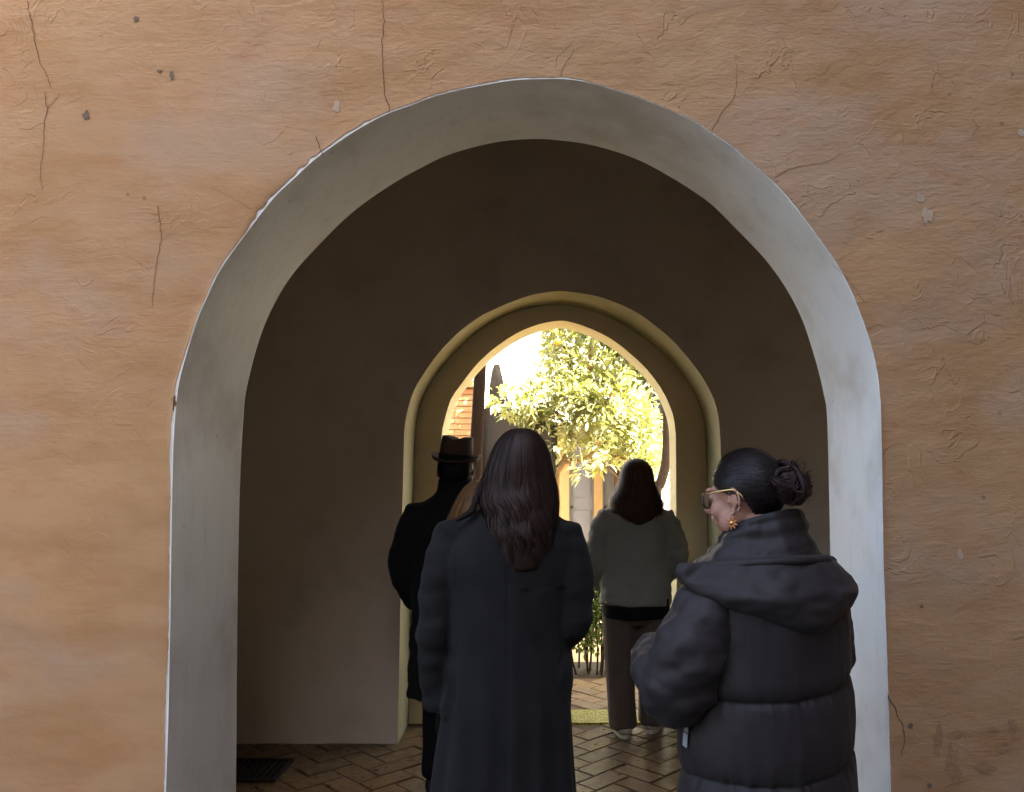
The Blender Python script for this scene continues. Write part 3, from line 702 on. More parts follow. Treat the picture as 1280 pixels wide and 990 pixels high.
# ------------------------------------------------------------------ people
def hand(mb, wrist, d, nrm, side, T=None, curl=0.5, s=1.0):
    """palm, four unequal bent fingers and a thumb; d = direction of the hand, nrm = back of the hand"""
    d = Vector(d).normalized(); nrm = Vector(nrm); nrm = (nrm-d*nrm.dot(d)).normalized(); sd = d.cross(nrm)*side; w0 = Vector(wrist)
    mb.tube([w0-d*.02*s, w0+d*.03*s, w0+d*.075*s], [(.024*s, .019*s), (.036*s, .017*s), (.038*s, .014*s)], 12, T=T, up=nrm)
    for i, (off, l) in enumerate(((-.030, .068), (-.010, .078), (.010, .073), (.029, .058))):
        b = w0+d*.078*s+sd*off*s; p = [b]; ang = 0
        for f in (.45, .32, .23):
            ang += curl*(.6+.15*i); dd = d*math.cos(ang)-nrm*math.sin(ang); p.append(p[-1]+dd*l*f*s)
        mb.tube(p, [.0092*s, .0088*s, .0082*s, .0068*s], 8, 10, T=T)
    b = w0+d*.022*s-sd*.030*s
    mb.tube([b, b+(d*.55-sd*.75-nrm*.2)*.035*s, b+(d*.8-sd*.65-nrm*.45)*.062*s], [.0125*s, .0105*s, .0085*s], 8, 8, T=T)

def head(mb, T, s=1.0):
    """head about its own centre, facing +y, with brow, nose, lips, chin and ears"""
    E = lambda c, r, R=None: mb.ell([q*s for q in c], [q*s for q in r], R, 22, 14, T)
    E((0, -.012, .022), (.077, .096, .098)); E((0, .030, -.035), (.060, .066, .088)); E((0, .048, -.085), (.034, .036, .028))
    for sx in (-1, 1):
        E((sx*.038, .058, -.035), (.026, .028, .030)); E((sx*.050, .020, -.065), (.022, .040, .032), Matrix.Rotation(-.5, 3, 'X'))
        E((sx*.031, .083, .001), (.016, .011, .011)); E((sx*.031, .086, .021), (.024, .012, .008))
        R = Matrix.Rotation(sx*.35, 3, 'Z') @ Matrix.Rotation(-.18, 3, 'X')
        c = Vector((sx*.079, -.008, -.012))*s
        E((sx*.0785, -.004, -.013), (.0060, .014, .024), R); mb.tube([c+R @ (Vector((sx*.004, .006*math.cos(a)-.004, .018*math.sin(a)))*s) for a in (1.2, 2.2, 3.1, 4.0)], [.0032*s]*4, 6, 12, T=T); E((sx*.080, .013, -.016), (.005, .005, .007))
        pts = [c+R @ (Vector((sx*.007, .019*math.cos(a)-.003, .033*math.sin(a)))*s) for a in [x*.38+.25 for x in range(12)]]
        mb.tube(pts, [.0034*s]+[.0042*s]*10+[.0055*s], 7, 24, T=T)
        E((sx*.081, .000, -.043), (.006, .008, .010), R)
    mb.tube([Vector((0, .092, .012))*s, Vector((0, .106, -.012))*s, Vector((0, .116, -.030))*s, Vector((0, .098, -.036))*s], [.008*s, .010*s, .013*s, .012*s], 10, T=T)
    E((0, .094, -.057), (.022, .012, .0065)); E((0, .091, -.068), (.019, .012, .0075))
    mb.tube([Vector((0, -.030, -.055))*s, Vector((0, -.034, -.13))*s, Vector((0, -.045, -.20))*s], [.053*s, .052*s, .060*s], 18, T=T)

def person_body(label, loc, rz, hc, hT, arms, legs, sh=.165, hipz=.90, shz=1.36, group=None, s=1.0, hs=1.0, bulk=1.0, vox=.0058):
    """one continuous skin surface; arms: (shoulder, elbow, wrist, hand dir, hand normal, side); legs: (hip, knee, ankle, toe)"""
    b = MB(); head(b, hT, s)
    b.rings([(hipz-.10, 0, 0, .10, .08), (hipz, 0, 0, .145*bulk, .105*bulk), (hipz+.13, 0, .0, .125*bulk, .09*bulk), (hipz+.28, 0, .0, .135*bulk, .095*bulk), (shz-.06, 0, 0, .150*bulk, .095*bulk), (shz+.02, 0, 0, .125, .075), (shz+.07, 0, 0, .07, .055), (shz+.11, 0, .0, .048, .045)], 28)
    for a in arms:
        S, E_, W = Vector(a[0]), Vector(a[1]), Vector(a[2])
        b.tube([S, S.lerp(E_, .5), E_, E_.lerp(W, .4), W], [.050*s, .043*s, .036*s, .037*s, .025*s], 12)
        hand(b, W, a[3], a[4], a[5], s=.95*s)
    for l in legs:
        H, K, A, t = (Vector(q) for q in l)
        b.tube([H, H.lerp(K, .5), K, K.lerp(A, .3), A], [.078*s, .066*s, .048*s, .050*s, .034*s], 14)
        b.tube([A, A+Vector((0, 0, -.03)), A.lerp(t, .5)+Vector((0, 0, -.035)), t], [.034*s, (.032*s, .03*s), (.036*s, .026*s), (.03*s, .016*s)], 10)
    o = b.skin('person', M_SKIN, None, vox, 2)
    o.location = loc; o.rotation_euler.z = rz; tag(o, label, 'person', group); return o

def shoe(name, heel, toe, mat, sole, parent, w_=.042, h=.055):
    heel, toe = Vector(heel), Vector(toe); d = (toe-heel); L = d.length; d.normalize(); sd = d.cross(Vector((0, 0, 1)))
    m = MB(); P = lambda t, z: heel+d*L*t+Vector((0, 0, z))
    m.tube([P(.0, .045), P(.15, .050), P(.42, .046), P(.72, .034), P(.97, .027)], [(w_*.8, h*.75), (w_*.92, h*.9), (w_*.92, h*.75), (w_*1.1, .030), (w_*.75, .020)], 16, up=(0, 0, 1))
    o = m.skin(name, mat, parent, .007, 3)
    m = MB(); pts = []
    for k in range(28):
        a = 2*PI*k/28; t = .5-.56*math.cos(a); ww = w_*(1.02 if t > .5 else .88)*math.sin(a)*(1.0 if t < .9 else .95); pts.append(heel+d*L*t+sd*ww)
    n = len(pts); V = [p+Vector((0, 0, .002)) for p in pts]+[p+Vector((0, 0, .024)) for p in pts]
    m.add(V, [tuple(range(n))[::-1], tuple(range(n, 2*n))]+[(i, (i+1) % n, n+(i+1) % n, n+i) for i in range(n)])
    m.build('sole', sole, o); return o

def env_at(ENV, z):
    for a, b in zip(ENV[:-1], ENV[1:]):
        if b[0] <= z <= a[0]:
            f = (a[0]-z)/(a[0]-b[0]+1e-9); return [a[j]*(1-f)+b[j]*f for j in range(5)]
    return list(ENV[-1]) if z < ENV[-1][0] else list(ENV[0])

def long_hair(name, ENV, mat, parent, n=2200, clumps=90, wave=.007, lam=.11, spread=150, zend=(0, .12), width=.0022, seg=30, seed=1, tips=.02, fly=40):
    """ENV: (z, cx, cy, half width, half depth) from crown to tips; strands run down the envelope in wavy locks"""
    R = random.Random(seed); zt, zb = ENV[0][0], ENV[-1][0]; m = MB()
    dense = []
    for i in range(40):
        z = zt+(zb-zt)*(i/39)**1.0; e = env_at(ENV, z); dense.append((z, e[1], e[2], e[3]*.90, e[4]*.90))
    m.rings(dense[::-1], 40, 1)
    cl = []
    for _ in range(clumps):
        t0 = R.uniform(-spread, spread); cl.append((t0, math.radians(t0)*2.6+R.gauss(0, .7), R.uniform(.6, 1.35), R.uniform(*zend), R.uniform(.93, 1.07)))
    V, Fc = m.V, m.F
    for s in range(int(n*.22)):
        th0, ph, am, ze, lm = cl[R.randrange(clumps)]; th0 = math.radians(th0)+R.gauss(0, .10); ph += R.gauss(0, .25)
        lay = R.uniform(.95, 1.01); end = zb+ze*(1 if abs(th0) > .9 else .7)+R.uniform(0, tips*1.5); base = len(V); w0 = width*R.uniform(1.4, 2.8)
        for k in range(seg+1):
            t = k/seg; z = zt+(end-zt)*(t**1.1); e = env_at(ENV, z); g = max(0, min(1, (zt-z-.09)/.18))
            sw = am*wave*g*math.sin(2*PI*(zt-z)/(lam*lm)+ph); dp = am*wave*.8*g*math.cos(2*PI*(zt-z)/(lam*lm)+ph)
            ct, sn = math.cos(th0), math.sin(th0); hw = w0*min(1, .25+t*4)*(1 if t < .75 else max(.1, 1-(t-.75)/.26))
            x = e[1]+e[3]*lay*sn+sw*ct; y = e[2]-e[4]*lay*ct+sw*sn*.4-dp*ct*.8
            for q, lift in ((-1, 0), (-.5, .55), (.5, .55), (1, 0)): V.append((x+ct*hw*q+sn*hw*lift, y+sn*hw*q-ct*hw*lift, z))
        for k in range(seg):
            for q in range(3): a = base+4*k+q; Fc.append((a, a+1, a+5, a+4))
    for s in range(n):
        th0, ph, am, ze, lm = cl[s % clumps]; isfly = s < fly
        th0 = math.radians(th0); dth = R.gauss(0, .085); lay = R.uniform(.90, 1.035) if not isfly else R.uniform(1.02, 1.10)
        end = zb+ze*(1 if abs(th0) > .9 else .7)+R.uniform(0, tips); base = len(V); wv = am*wave*(1 if not isfly else 1.8); ph2 = ph+R.gauss(0, .35)
        st = R.uniform(0, .03)*(zt-zb)
        for k in range(seg+1):
            t = k/seg; t2 = st*(1-t)+t; z = zt+(end-zt)*(t2**1.15); e = env_at(ENV, z)
            g = max(0, min(1, (zt-z-.10)/.20)); th = th0+dth*(1.1-.55*t)
            sw = wv*g*math.sin(2*PI*(zt-z)/(lam*lm)+ph2); dp = wv*.7*g*math.cos(2*PI*(zt-z)/(lam*lm)+ph2)
            ct, sn = math.cos(th), math.sin(th); rr = lay+.02*math.sin(ph*5+t*3)
            x = e[1]+e[3]*rr*sn+sw*ct; y = e[2]-e[4]*rr*ct+sw*sn*.4-dp*ct*.8
            wd = width*(1 if t < .7 else 1-(t-.7)/.33)*(.6 if isfly else 1)
            tx, ty = ct, sn
            V.append((x-tx*wd, y-ty*wd, z)); V.append((x+tx*wd, y+ty*wd, z))
        for k in range(seg):
            a = base+2*k; Fc.append((a, a+1, a+3, a+2))
    return m.build(name, mat, parent, True)

M_COAT = make_cloth('charcoal_wool', (0.0098, 0.0091, 0.0092), 240, .0030, .95, .03, .35)
M_BLACKCOAT = make_cloth('black_wool', (0.0052, 0.005, 0.0052), 300, .0024, .95, .02, .3)
M_TROUSER = make_cloth('dark_trouser', (0.005, 0.005, 0.0055), 500, .001, .95, .01)
M_GREY = make_cloth('grey_green_twill', (0.17, 0.168, 0.140), 600, .0008, .85, .08, .12, .004)
M_BLACKKNIT = make_cloth('black_knit', (0.004, 0.004, 0.004), 300, .002, .95, .01)
M_BROWNT = make_cloth('brown_trouser', (0.085, 0.062, 0.045), 600, .0008, .85, .05, .15)
M_PUFF = make_cloth('aubergine_shell_fabric', (0.0172, 0.0135, 0.0143), 700, .0004, .62, .03, .10, .006, .30)
M_HAT = make_cloth('dark_brown_felt', (0.045, 0.024, 0.016), 500, .0008, .9, .04)
M_SHOE = plain('pale_suede', (0.42, 0.36, 0.26), .8, .12, 60, .001)
M_SOLE = plain('cream_rubber', (0.50, 0.46, 0.36), .7, .1, 30)
M_BSHOE = plain('black_leather', (0.012, 0.011, 0.010), .45, .2, 40, .001, .5)
M_HAIR1 = make_hair('dark_brown_hair', (0.012, 0.0064, 0.0049), (0.044, 0.023, 0.0165), .52, .20)
M_HAIR3 = make_hair('chestnut_hair', (0.016, 0.007, 0.003), (0.085, 0.033, 0.013), .5, .25)
M_HAIR4 = make_hair('black_brown_hair', (0.0055, 0.0043, 0.0043), (0.024, 0.0175, 0.017), .46, .22)
M_HAIR5 = make_hair('light_brown_hair', (0.10, 0.052, 0.022), (0.30, 0.17, 0.075), .4)

def T_head(c, yaw=0.0, pitch=0.0, roll=0.0):
    return Matrix.Translation(c) @ Matrix.Rotation(yaw, 4, 'Z') @ Matrix.Rotation(pitch, 4, 'X') @ Matrix.Rotation(roll, 4, 'Y')

# ---- woman with long hair and long charcoal coat, seen from behind
D_A = 2.65; S_A = F_PX/D_A
pA = person_body('person in a long charcoal coat with long wavy dark hair, seen from behind', (at(636, 600, D_A).x, D_A, 0), 0, None, T_head((.035, .0, 1.588), .04),
    [((-.165, 0, 1.37), (-.232, -.015, 1.07), (-.225, .06, .82), (.1, .35, -1), (-1, 0, 0), 1), ((.165, 0, 1.37), (.205, -.02, 1.07), (.06, .22, 1.06), (-1, .35, .1), (0, .3, 1), -1)],
    [((-.085, 0, .90), (-.085, .02, .48), (-.085, -.01, .09), (-.10, .15, .03)), ((.085, 0, .90), (.085, .02, .48), (.085, -.01, .09), (.10, .15, .03))])
c_ = MB()
c_.rings([(.30, -.02, 0, .262, .165), (.51, -.018, 0, .240, .155), (.68, -.014, 0, .224, .148), (.85, -.004, 0, .208, .143), (1.03, .0, 0, .202, .138), (1.19, .0, -.005, .212, .138), (1.30, .005, -.01, .220, .128), (1.375, .01, -.008, .196, .112), (1.425, .015, 0, .150, .098), (1.465, .02, 0, .095, .082), (1.50, .025, 0, .068, .066)], 48, p=2.15)
c_.tube([(-.165, -.005, 1.375), (-.212, -.012, 1.24), (-.232, -.02, 1.08), (-.240, .015, .94), (-.232, .05, .795)], [.072, .073, .064, .058, .056], 18)
c_.tube([(.165, -.005, 1.375), (.206, -.015, 1.24), (.205, -.03, 1.075), (.150, .12, 1.04), (.07, .215, 1.06)], [.075, .071, .064, .058, .054], 18)
def coat_folds(P, nr):
    x, y, z = P.T; body = (np.abs(x) < .20) | (z < .78)
    th = np.arctan2(x, -y); g = np.clip((1.12-z)/.55, 0, 1)
    a = nz(np.stack([th, z*.22, z*0], 1), (2.2, 1, 1), 3.1); b = nz(P, (3.2, 3.2, 1.1), 8.0)
    d = body*(g*(.019*a+.007*np.sin(th*11+3*b))+.007*b)
    dg = np.abs((x-.11)-(1.22-z)*.30); d += .0055*np.exp(-(dg/.030)**2)*((z > .86) & (z < 1.2) & (y < 0))   # diagonal pull towards the right pocket
    d -= .006*np.exp(-((dg-.055)/.022)**2)*((z > .86) & (z < 1.2) & (y < 0))
    arm = (np.abs(x) > .165) & (z > .8)
    d += arm*(.010*nz(P, (7, 7, 16), 2.0)+.005*nz(P, (15, 15, 26), 5))
    d -= .0035*np.exp(-((x-.006)/.0045)**2)*(y < 0)*(z < 1.36)                                            # back seam
    return d
c_.skin('coat', M_COAT, pA, .0062, 4, coat_folds)
t_ = MB()
for sx in (-1, 1): t_.tube([(sx*.085, 0, .80), (sx*.085, .02, .48), (sx*.085, -.01, .07)], [.092, .074, .062], 16)
t_.skin('trousers', M_TROUSER, pA, .010, 3)
for sx in (-1, 1): shoe('shoe', (sx*.085, -.065, 0), (sx*.10, .185, 0), M_BSHOE, M_BSHOE, pA)
ENV_A = [(1.716, .040, -.005, .006, .006), (1.711, .040, -.005, .034, .05), (1.695, .040, -.005, .058, .082), (1.668, .040, -.005, .079, .104), (1.63, .038, -.006, .096, .117), (1.59, .036, -.008, .106, .122), (1.55, .034, -.010, .117, .122), (1.51, .033, -.016, .126, .120),
         (1.47, .036, -.036, .128, .108), (1.43, .042, -.052, .120, .100), (1.38, .046, -.064, .112, .092), (1.33, .048, -.072, .106, .084), (1.295, .050, -.078, .098, .078), (1.262, .050, -.082, .082, .068)]
long_hair('hair', ENV_A, M_HAIR1, pA, 2600, 84, .0095, .110, 150, (0, .12), .0017, 40, 3, .07, 70)
# a loose lock over each shoulder
def lock(name, pts, rad, n, mat, parent, seed, wv=.006):
    R = random.Random(seed); m = MB(); pts = [Vector(p) for p in pts]
    for s in range(n):
        o = Vector((R.gauss(0, rad), R.gauss(0, rad), R.gauss(0, rad*.4))); ph = R.uniform(0, 6.3)
        q = [p+o*(1-.25*i/len(pts))+Vector((wv*math.sin(i*1.7+ph), wv*math.cos(i*1.3+ph), 0)) for i, p in enumerate(pts)]
        m.tube(q, [.0016]*(len(q)-1)+[.0005], 3, len(q)*4)
    return m.build(name, mat, parent, True)
lock('side_lock', [(-.075, -.03, 1.55), (-.098, -.05, 1.50), (-.112, -.07, 1.45), (-.135, -.085, 1.43), (-.16, -.09, 1.415)], .008, 50, M_HAIR1, pA, 4)

# ---- man in hat and black overcoat
D_B = 4.0
pB = person_body('person in a black overcoat and brown felt hat at the left of the inner arch', (at(569, 600, D_B).x, D_B, 0), -.10, None, T_head((.0, .02, 1.575), .12, -.05),
    [((-.18, 0, 1.37), (-.285, -.03, 1.10), (-.215, .10, .90), (.5, .8, -.3), (-1, 0, 0), 1), ((.18, 0, 1.37), (.28, -.03, 1.10), (.215, .10, .90), (-.5, .8, -.3), (1, 0, 0), -1)],
    [((-.09, 0, .90), (-.09, .02, .49), (-.085, -.02, .09), (-.11, .15, .03)), ((.09, 0, .90), (.09, .02, .49), (.10, -.02, .09), (.13, .15, .03))])
c_ = MB()
c_.rings([(.462, .0, 0, .232, .155), (.60, 0, 0, .224, .150), (.80, 0, 0, .215, .148), (1.0, 0, 0, .212, .142), (1.18, 0, 0, .222, .140), (1.31, 0, -.005, .232, .130), (1.395, 0, -.004, .196, .112), (1.44, 0, .0, .130, .095), (1.475, 0, .005, .092, .086), (1.535, 0, .015, .084, .090), (1.545, 0, .015, .06, .065)], 44, p=2.2)
for sx in (-1, 1):
    c_.tube([(sx*.175, -.005, 1.375), (sx*.238, -.02, 1.24), (sx*.262, -.03, 1.10), (sx*.245, .03, .99), (sx*.215, .09, .905)], [.078, .070, .066, .062, .058], 16)
def man_folds(P, nr):
    x, y, z = P.T; th = np.arctan2(x, -y); g = np.clip((1.1-z)/.5, 0, 1)
    return g*.014*nz(np.stack([th, z*.2, z*0], 1), (2.4, 1, 1), 7.0)+.008*nz(P, (6, 6, 10), 1.0)+.006*nz(P, (14, 14, 24), 3.0)*(np.abs(x) > .2)
c_.skin('overcoat', M_BLACKCOAT, pB, .008, 4, man_folds)
t_ = MB()
t_.tube([(-.088, 0, .82), (-.09, .02, .49), (-.088, -.02, .085)], [.092, .078, .066], 16); t_.tube([(.088, 0, .82), (.09, .02, .49), (.10, -.02, .085)], [.092, .078, .066], 16)
t_.skin('trousers', M_TROUSER, pB, .010, 3, lambda P, n: .005*nz(P, (9, 9, 12), 4))
shoe('shoe', (-.088, -.075, 0), (-.115, .20, 0), M_BSHOE, M_BSHOE, pB, .046); shoe('shoe', (.10, -.075, 0), (.135, .20, 0), M_BSHOE, M_BSHOE, pB, .046)
long_hair('hair', [(1.66, 0, .01, .06, .08), (1.63, 0, .008, .082, .104), (1.59, 0, .005, .086, .107), (1.555, 0, .0, .083, .100), (1.53, 0, -.005, .070, .085), (1.51, 0, -.01, .05, .06)], plain('black_hair', (.003, .0026, .0024), .6, .2, 40, 0, .2), pB, 700, 60, .002, .1, 115, (0, .02), .002, 10, 9, .015, 10)
# trilby: crown with a pinched crease, band and curled brim
hT = Matrix.Translation((0, .012, 1.630)) @ Matrix.Rotation(.10, 4, 'Y') @ Matrix.Rotation(.06, 4, 'X')
h_ = MB(); V, Fc = [], []; nu, rows = 48, 14
for r in range(rows+1):
    t = r/rows
    for i in range(nu):
        a = 2*PI*i/nu; ca, sa = math.cos(a), math.sin(a)
        if t < .72: f = 1-.10*(t/.72)**1.5; z = .118*t/.72; rx, ry = .084*f, .104*f; q = 1
        else: q = max(0, 1-(t-.72)/.28); f = .90*q**.8; rx, ry = .084*f, .104*f; z = .118+.008*(1-q)
        x, y = rx*ca, ry*sa
        if t >= .6: z -= .026*math.exp(-(x/.026)**2)*min(1, (t-.6)/.2); 
        if t > .45 and sa > .3: x *= 1-.16*(t-.45)*(sa-.3)
        V.append(hT @ Vector((x, y, z)))
for r in range(rows):
    for i in range(nu): a = r*nu+i; b = r*nu+(i+1) % nu; Fc.append((a, b, b+nu, a+nu))
hat = mesh_obj('hat', V, Fc, M_HAT, pB, True)
V, Fc = [], []; prof = [(0.0, .000), (.3, -.003), (.65, -.003), (.9, .006), (1.0, .018), (.98, .022), (.88, .011), (.6, .003), (.2, .004), (0, .006)]
for i in range(nu):
    a = 2*PI*i/nu; ca, sa = math.cos(a), math.sin(a)
    for t, dz in prof:
        rx, ry = .083+t*.038, .103+t*.042; side = abs(ca)**2
        V.append(hT @ Vector((rx*ca, ry*sa, dz*(0.5+1.0*side)-.010*t*(1-side)+.004*t*ca)))
np_ = len(prof)
for i in range(nu):
    for j in range(np_-1): a = i*np_+j; b = ((i+1) % nu)*np_+j; Fc.append((a, b, b+1, a+1))
mesh_obj('brim', V, Fc, M_HAT, hat, True)
V, Fc = [], []
for i in range(nu):
    a = 2*PI*i/nu
    for f, z in ((1.0, .004), (1.022, .005), (1.012, .032), (.99, .033)): V.append(hT @ Vector((.084*f*math.cos(a), .104*f*math.sin(a), z)))
for i in range(nu):
    for j in range(3): a = i*4+j; b = ((i+1) % nu)*4+j; Fc.append((a, b, b+1, a+1))
mesh_obj('hat_band', V, Fc, M_BLACKCOAT, hat, True)

# ---- woman in the grey jacket on the threshold
D_C = 4.86; XC = at(794, 600, D_C).x
pC = person_body('person in a grey jacket and brown trousers standing in the garden doorway', (XC, D_C, 0), .0, None, T_head((.012, .015, 1.535), -.1),
    [((-.155, 0, 1.29), (-.232, -.02, 1.03), (-.19, .12, .86), (.3, .9, -.3), (-1, 0, .2), 1), ((.155, 0, 1.29), (.245, -.03, 1.04), (.17, .14, .90), (-.6, .8, 0), (1, .2, .3), -1)],
    [((-.085, 0, .84), (-.085, .015, .46), (-.072, -.01, .085), (-.085, .14, .03)), ((.085, 0, .84), (.085, .04, .46), (.082, .075, .085), (.13, .21, .03))], shz=1.30, hipz=.86, bulk=1.0)
j_ = MB()
j_.rings([(.775, 0, 0, .208, .150), (.80, 0, 0, .218, .160), (.92, 0, 0, .212, .156), (1.06, 0, -.005, .208, .152), (1.20, 0, -.008, .212, .142), (1.29, 0, -.006, .190, .122), (1.345, .0, 0, .145, .102), (1.385, 0, .0, .095, .085), (1.42, 0, .005, .066, .07)], 44, p=2.2)
j_.tube([(-.155, 0, 1.30), (-.215, -.015, 1.18), (-.232, -.02, 1.04), (-.225, .05, .94), (-.20, .10, .87)], [.080, .076, .070, .066, .060], 16)
j_.tube([(.155, 0, 1.30), (.218, -.02, 1.19), (.240, -.035, 1.07), (.225, .03, .99), (.185, .11, .93)], [.082, .078, .074, .068, .060], 16)
def jk(P, nr):
    x, y, z = P.T; arm = (np.abs(x) > .19)
    d = .007*nz(P, (5, 5, 7), 1)+.003*nz(P, (12, 12, 9), 2)+arm*(.012*nz(P, (9, 9, 24), 6))
    d -= .004*np.exp(-((z-.825)/.005)**2)*(~arm)
    return d
jk_o = j_.skin('jacket', M_GREY, pC, .0075, 3, jk)
MB().ell((-.185, -.105, .80), (.006, .004, .006), nu=10, nv=6).build('button', plain('brass', (.6, .45, .15), .35, .1, 30, 0, .5, .9), jk_o)
MB().box((.172, -.118, .782), (.182, -.110, .822)).build('hem_tab', M_BLACKKNIT, jk_o)
MB().box((.172, -.075, 1.055), (.180, -.066, 1.085)).build('pull_tab', plain('white_tab', (.8, .8, .8), .5), jk_o)
MB().rings([(.70, 0, 0, .200, .142), (.73, 0, 0, .204, .148), (.79, 0, 0, .200, .145)], 40, p=2.2).skin('jumper', M_BLACKKNIT, pC, .0085, 2)
t_ = MB()
t_.rings([(.66, 0, 0, .12, .10), (.72, 0, 0, .188, .135), (.80, 0, 0, .192, .138), (.86, 0, 0, .17, .12)], 36)
t_.tube([(-.098, 0, .74), (-.098, .012, .55), (-.094, .012, .38), (-.088, 0, .20), (-.080, -.012, .055)], [(.104, .115), (.096, .105), (.088, .096), (.084, .092), (.084, .095)], 20, up=(0, 1, 0))
t_.tube([(.098, 0, .74), (.098, .02, .55), (.098, .045, .38), (.100, .06, .20), (.100, .07, .06)], [(.104, .115), (.096, .105), (.088, .096), (.082, .090), (.082, .092)], 20, up=(0, 1, 0))
def tf(P, nr):
    x, y, z = P.T; xs = np.where(x < 0, x+.09, x-.098); th = np.arctan2(xs, -y+.02)
    return .006*nz(np.stack([th, z*.5, np.sign(x)*3], 1), (2.2, 1, 1), 5)+.003*nz(P, (12, 12, 5), 3)-.0*z
t_.skin('trousers', M_BROWNT, pC, .0075, 3, tf)
shoe('shoe', (-.072, -.085, 0), (-.09, .17, 0), M_SHOE, M_SOLE, pC, .052, .045); shoe('shoe', (.085, .01, 0), (.165, .24, 0), M_SHOE, M_SOLE, pC, .050, .045)
ENV_C = [(1.652, .008, .01, .006, .006), (1.648, .008, .01, .032, .05), (1.630, .008, .01, .062, .085), (1.60, .008, .008, .085, .107), (1.56, .008, .006, .098, .116), (1.51, .008, .003, .106, .118), (1.46, .004, -.002, .126, .118), (1.42, .002, -.012, .148, .116), (1.38, .002, -.026, .158, .112), (1.33, .008, -.045, .152, .104), (1.285, .010, -.058, .118, .096), (1.245, .004, -.066, .050, .075)]
long_hair('hair', ENV_C, M_HAIR3, pC, 1900, 76, .011, .10, 150, (0, .07), .0022, 30, 12, .08, 170)

# ---- short woman mostly hidden between the hat man and the long coat
D_E = 3.35
pE = person_body('person with light brown hair mostly hidden behind the long charcoal coat', (at(603, 600, D_E).x, D_E, 0), .05, None, T_head((-.005, .01, 1.418), .05),
    [((-.14, 0, 1.20), (-.17, -.02, .94), (-.10, .14, .86), (.5, .9, 0), (-1, 0, .3), 1), ((.14, 0, 1.20), (.17, -.02, .94), (.10, .14, .86), (-.5, .9, 0), (1, 0, .3), -1)],
    [((-.075, 0, .80), (-.075, .02, .43), (-.075, -.01, .085), (-.09, .13, .03)), ((.075, 0, .80), (.075, .02, .43), (.075, -.01, .085), (.09, .13, .03))], shz=1.20, hipz=.80)
c_ = MB()
c_.rings([(.50, 0, 0, .19, .14), (.75, 0, 0, .18, .135), (1.0, 0, 0, .172, .128), (1.14, 0, 0, .178, .122), (1.22, 0, 0, .145, .10), (1.27, 0, 0, .09, .08), (1.31, 0, 0, .06, .06)], 36, p=2.2)
for sx in (-1, 1): c_.tube([(sx*.135, 0, 1.20), (sx*.165, -.01, 1.08), (sx*.175, -.02, .95), (sx*.14, .07, .88), (sx*.11, .12, .86)], [.066, .060, .056, .052, .048], 14)
c_.skin('coat', M_BLACKCOAT, pE, .010, 3)
t_ = MB()
for sx in (-1, 1): t_.tube([(sx*.075, 0, .70), (sx*.075, .02, .43), (sx*.075, -.01, .07)], [.085, .068, .058], 14)
t_.skin('trousers', M_TROUSER, pE, .012, 3)
for sx in (-1, 1): shoe('shoe', (sx*.075, -.06, 0), (sx*.09, .165, 0), M_BSHOE, M_BSHOE, pE, .040)
ENV_E = [(1.538, -.002, .005, .006, .006), (1.532, -.002, .005, .04, .05), (1.51, -.002, .005, .070, .09), (1.47, -.003, .004, .096, .112), (1.42, -.008, .0, .115, .118), (1.37, -.014, -.006, .130, .116), (1.32, -.02, -.02, .142, .112), (1.27, -.03, -.035, .150, .105), (1.22, -.04, -.05, .120, .095), (1.18, -.04, -.06, .05, .07)]
long_hair('hair', ENV_E, M_HAIR5, pE, 1300, 60, .010, .10, 150, (0, .09), .0024, 24, 21, .03, 60)

# ---- woman in the quilted hooded jacket, bun, glasses and earrings
D_D = 2.10
YAW_D = .42                                              # turned to her left, away from the camera
pxD = at(954, 600, D_D)
HY = .90-YAW_D                                          # the head turns further
HC = Matrix.Rotation(-YAW_D, 4, 'Z') @ (at(931, 619, D_D)-Vector((pxD.x, D_D, 0)))
HTD = T_head(HC, HY, -.10) @ Matrix.Scale(.95, 4)
pD = person_body('person in a dark hooded quilted jacket with hair in a bun, in profile', (pxD.x, D_D, 0), YAW_D, None, HTD,
    [((-.17, 0, 1.28), (-.235, .0, 1.03), (-.20, .24, 1.09), (.6, 1, .1), (-.5, .1, 1), 1), ((.17, 0, 1.28), (.215, .03, 1.02), (.12, .25, 1.06), (-.7, 1, .1), (.5, .1, 1), -1)],
    [((-.085, 0, .84), (-.085, .02, .46), (-.085, -.01, .085), (-.10, .14, .03)), ((.085, 0, .84), (.085, .02, .46), (.085, -.01, .085), (.10, .14, .03))], shz=1.29, hipz=.86, s=1.0, vox=.0042)
# quilted body: horizontal puffs pinched at the seams; seams climb towards her right
def pr(z):
    K = [(.42, .228, .192), (.60, .228, .194), (.80, .225, .192), (1.0, .218, .186), (1.15, .212, .178), (1.25, .208, .172), (1.32, .172, .146), (1.37, .125, .118), (1.41, .088, .092)]
    for a, b in zip(K[:-1], K[1:]):
        if a[0] <= z <= b[0]: f = (z-a[0])/(b[0]-a[0]); f = f*f*(3-2*f); return a[1]*(1-f)+b[1]*f, a[2]*(1-f)+b[2]*f
    return K[0][1:] if z < .42 else K[-1][1:]
SEAMS = [.42, .635, .835, 1.025]
def puff(zz):
    if zz > SEAMS[-1]:
        t = zz-SEAMS[-1]; return 1-math.exp(-t/.018) if t < .12 else 1
    for a, b in zip(SEAMS[:-1], SEAMS[1:]):
        if a <= zz <= b: t = (zz-a)/(b-a); return (math.sin(PI*t))**.36
    return 0
V, Fc = [], []; nu, nvv = 240, 220
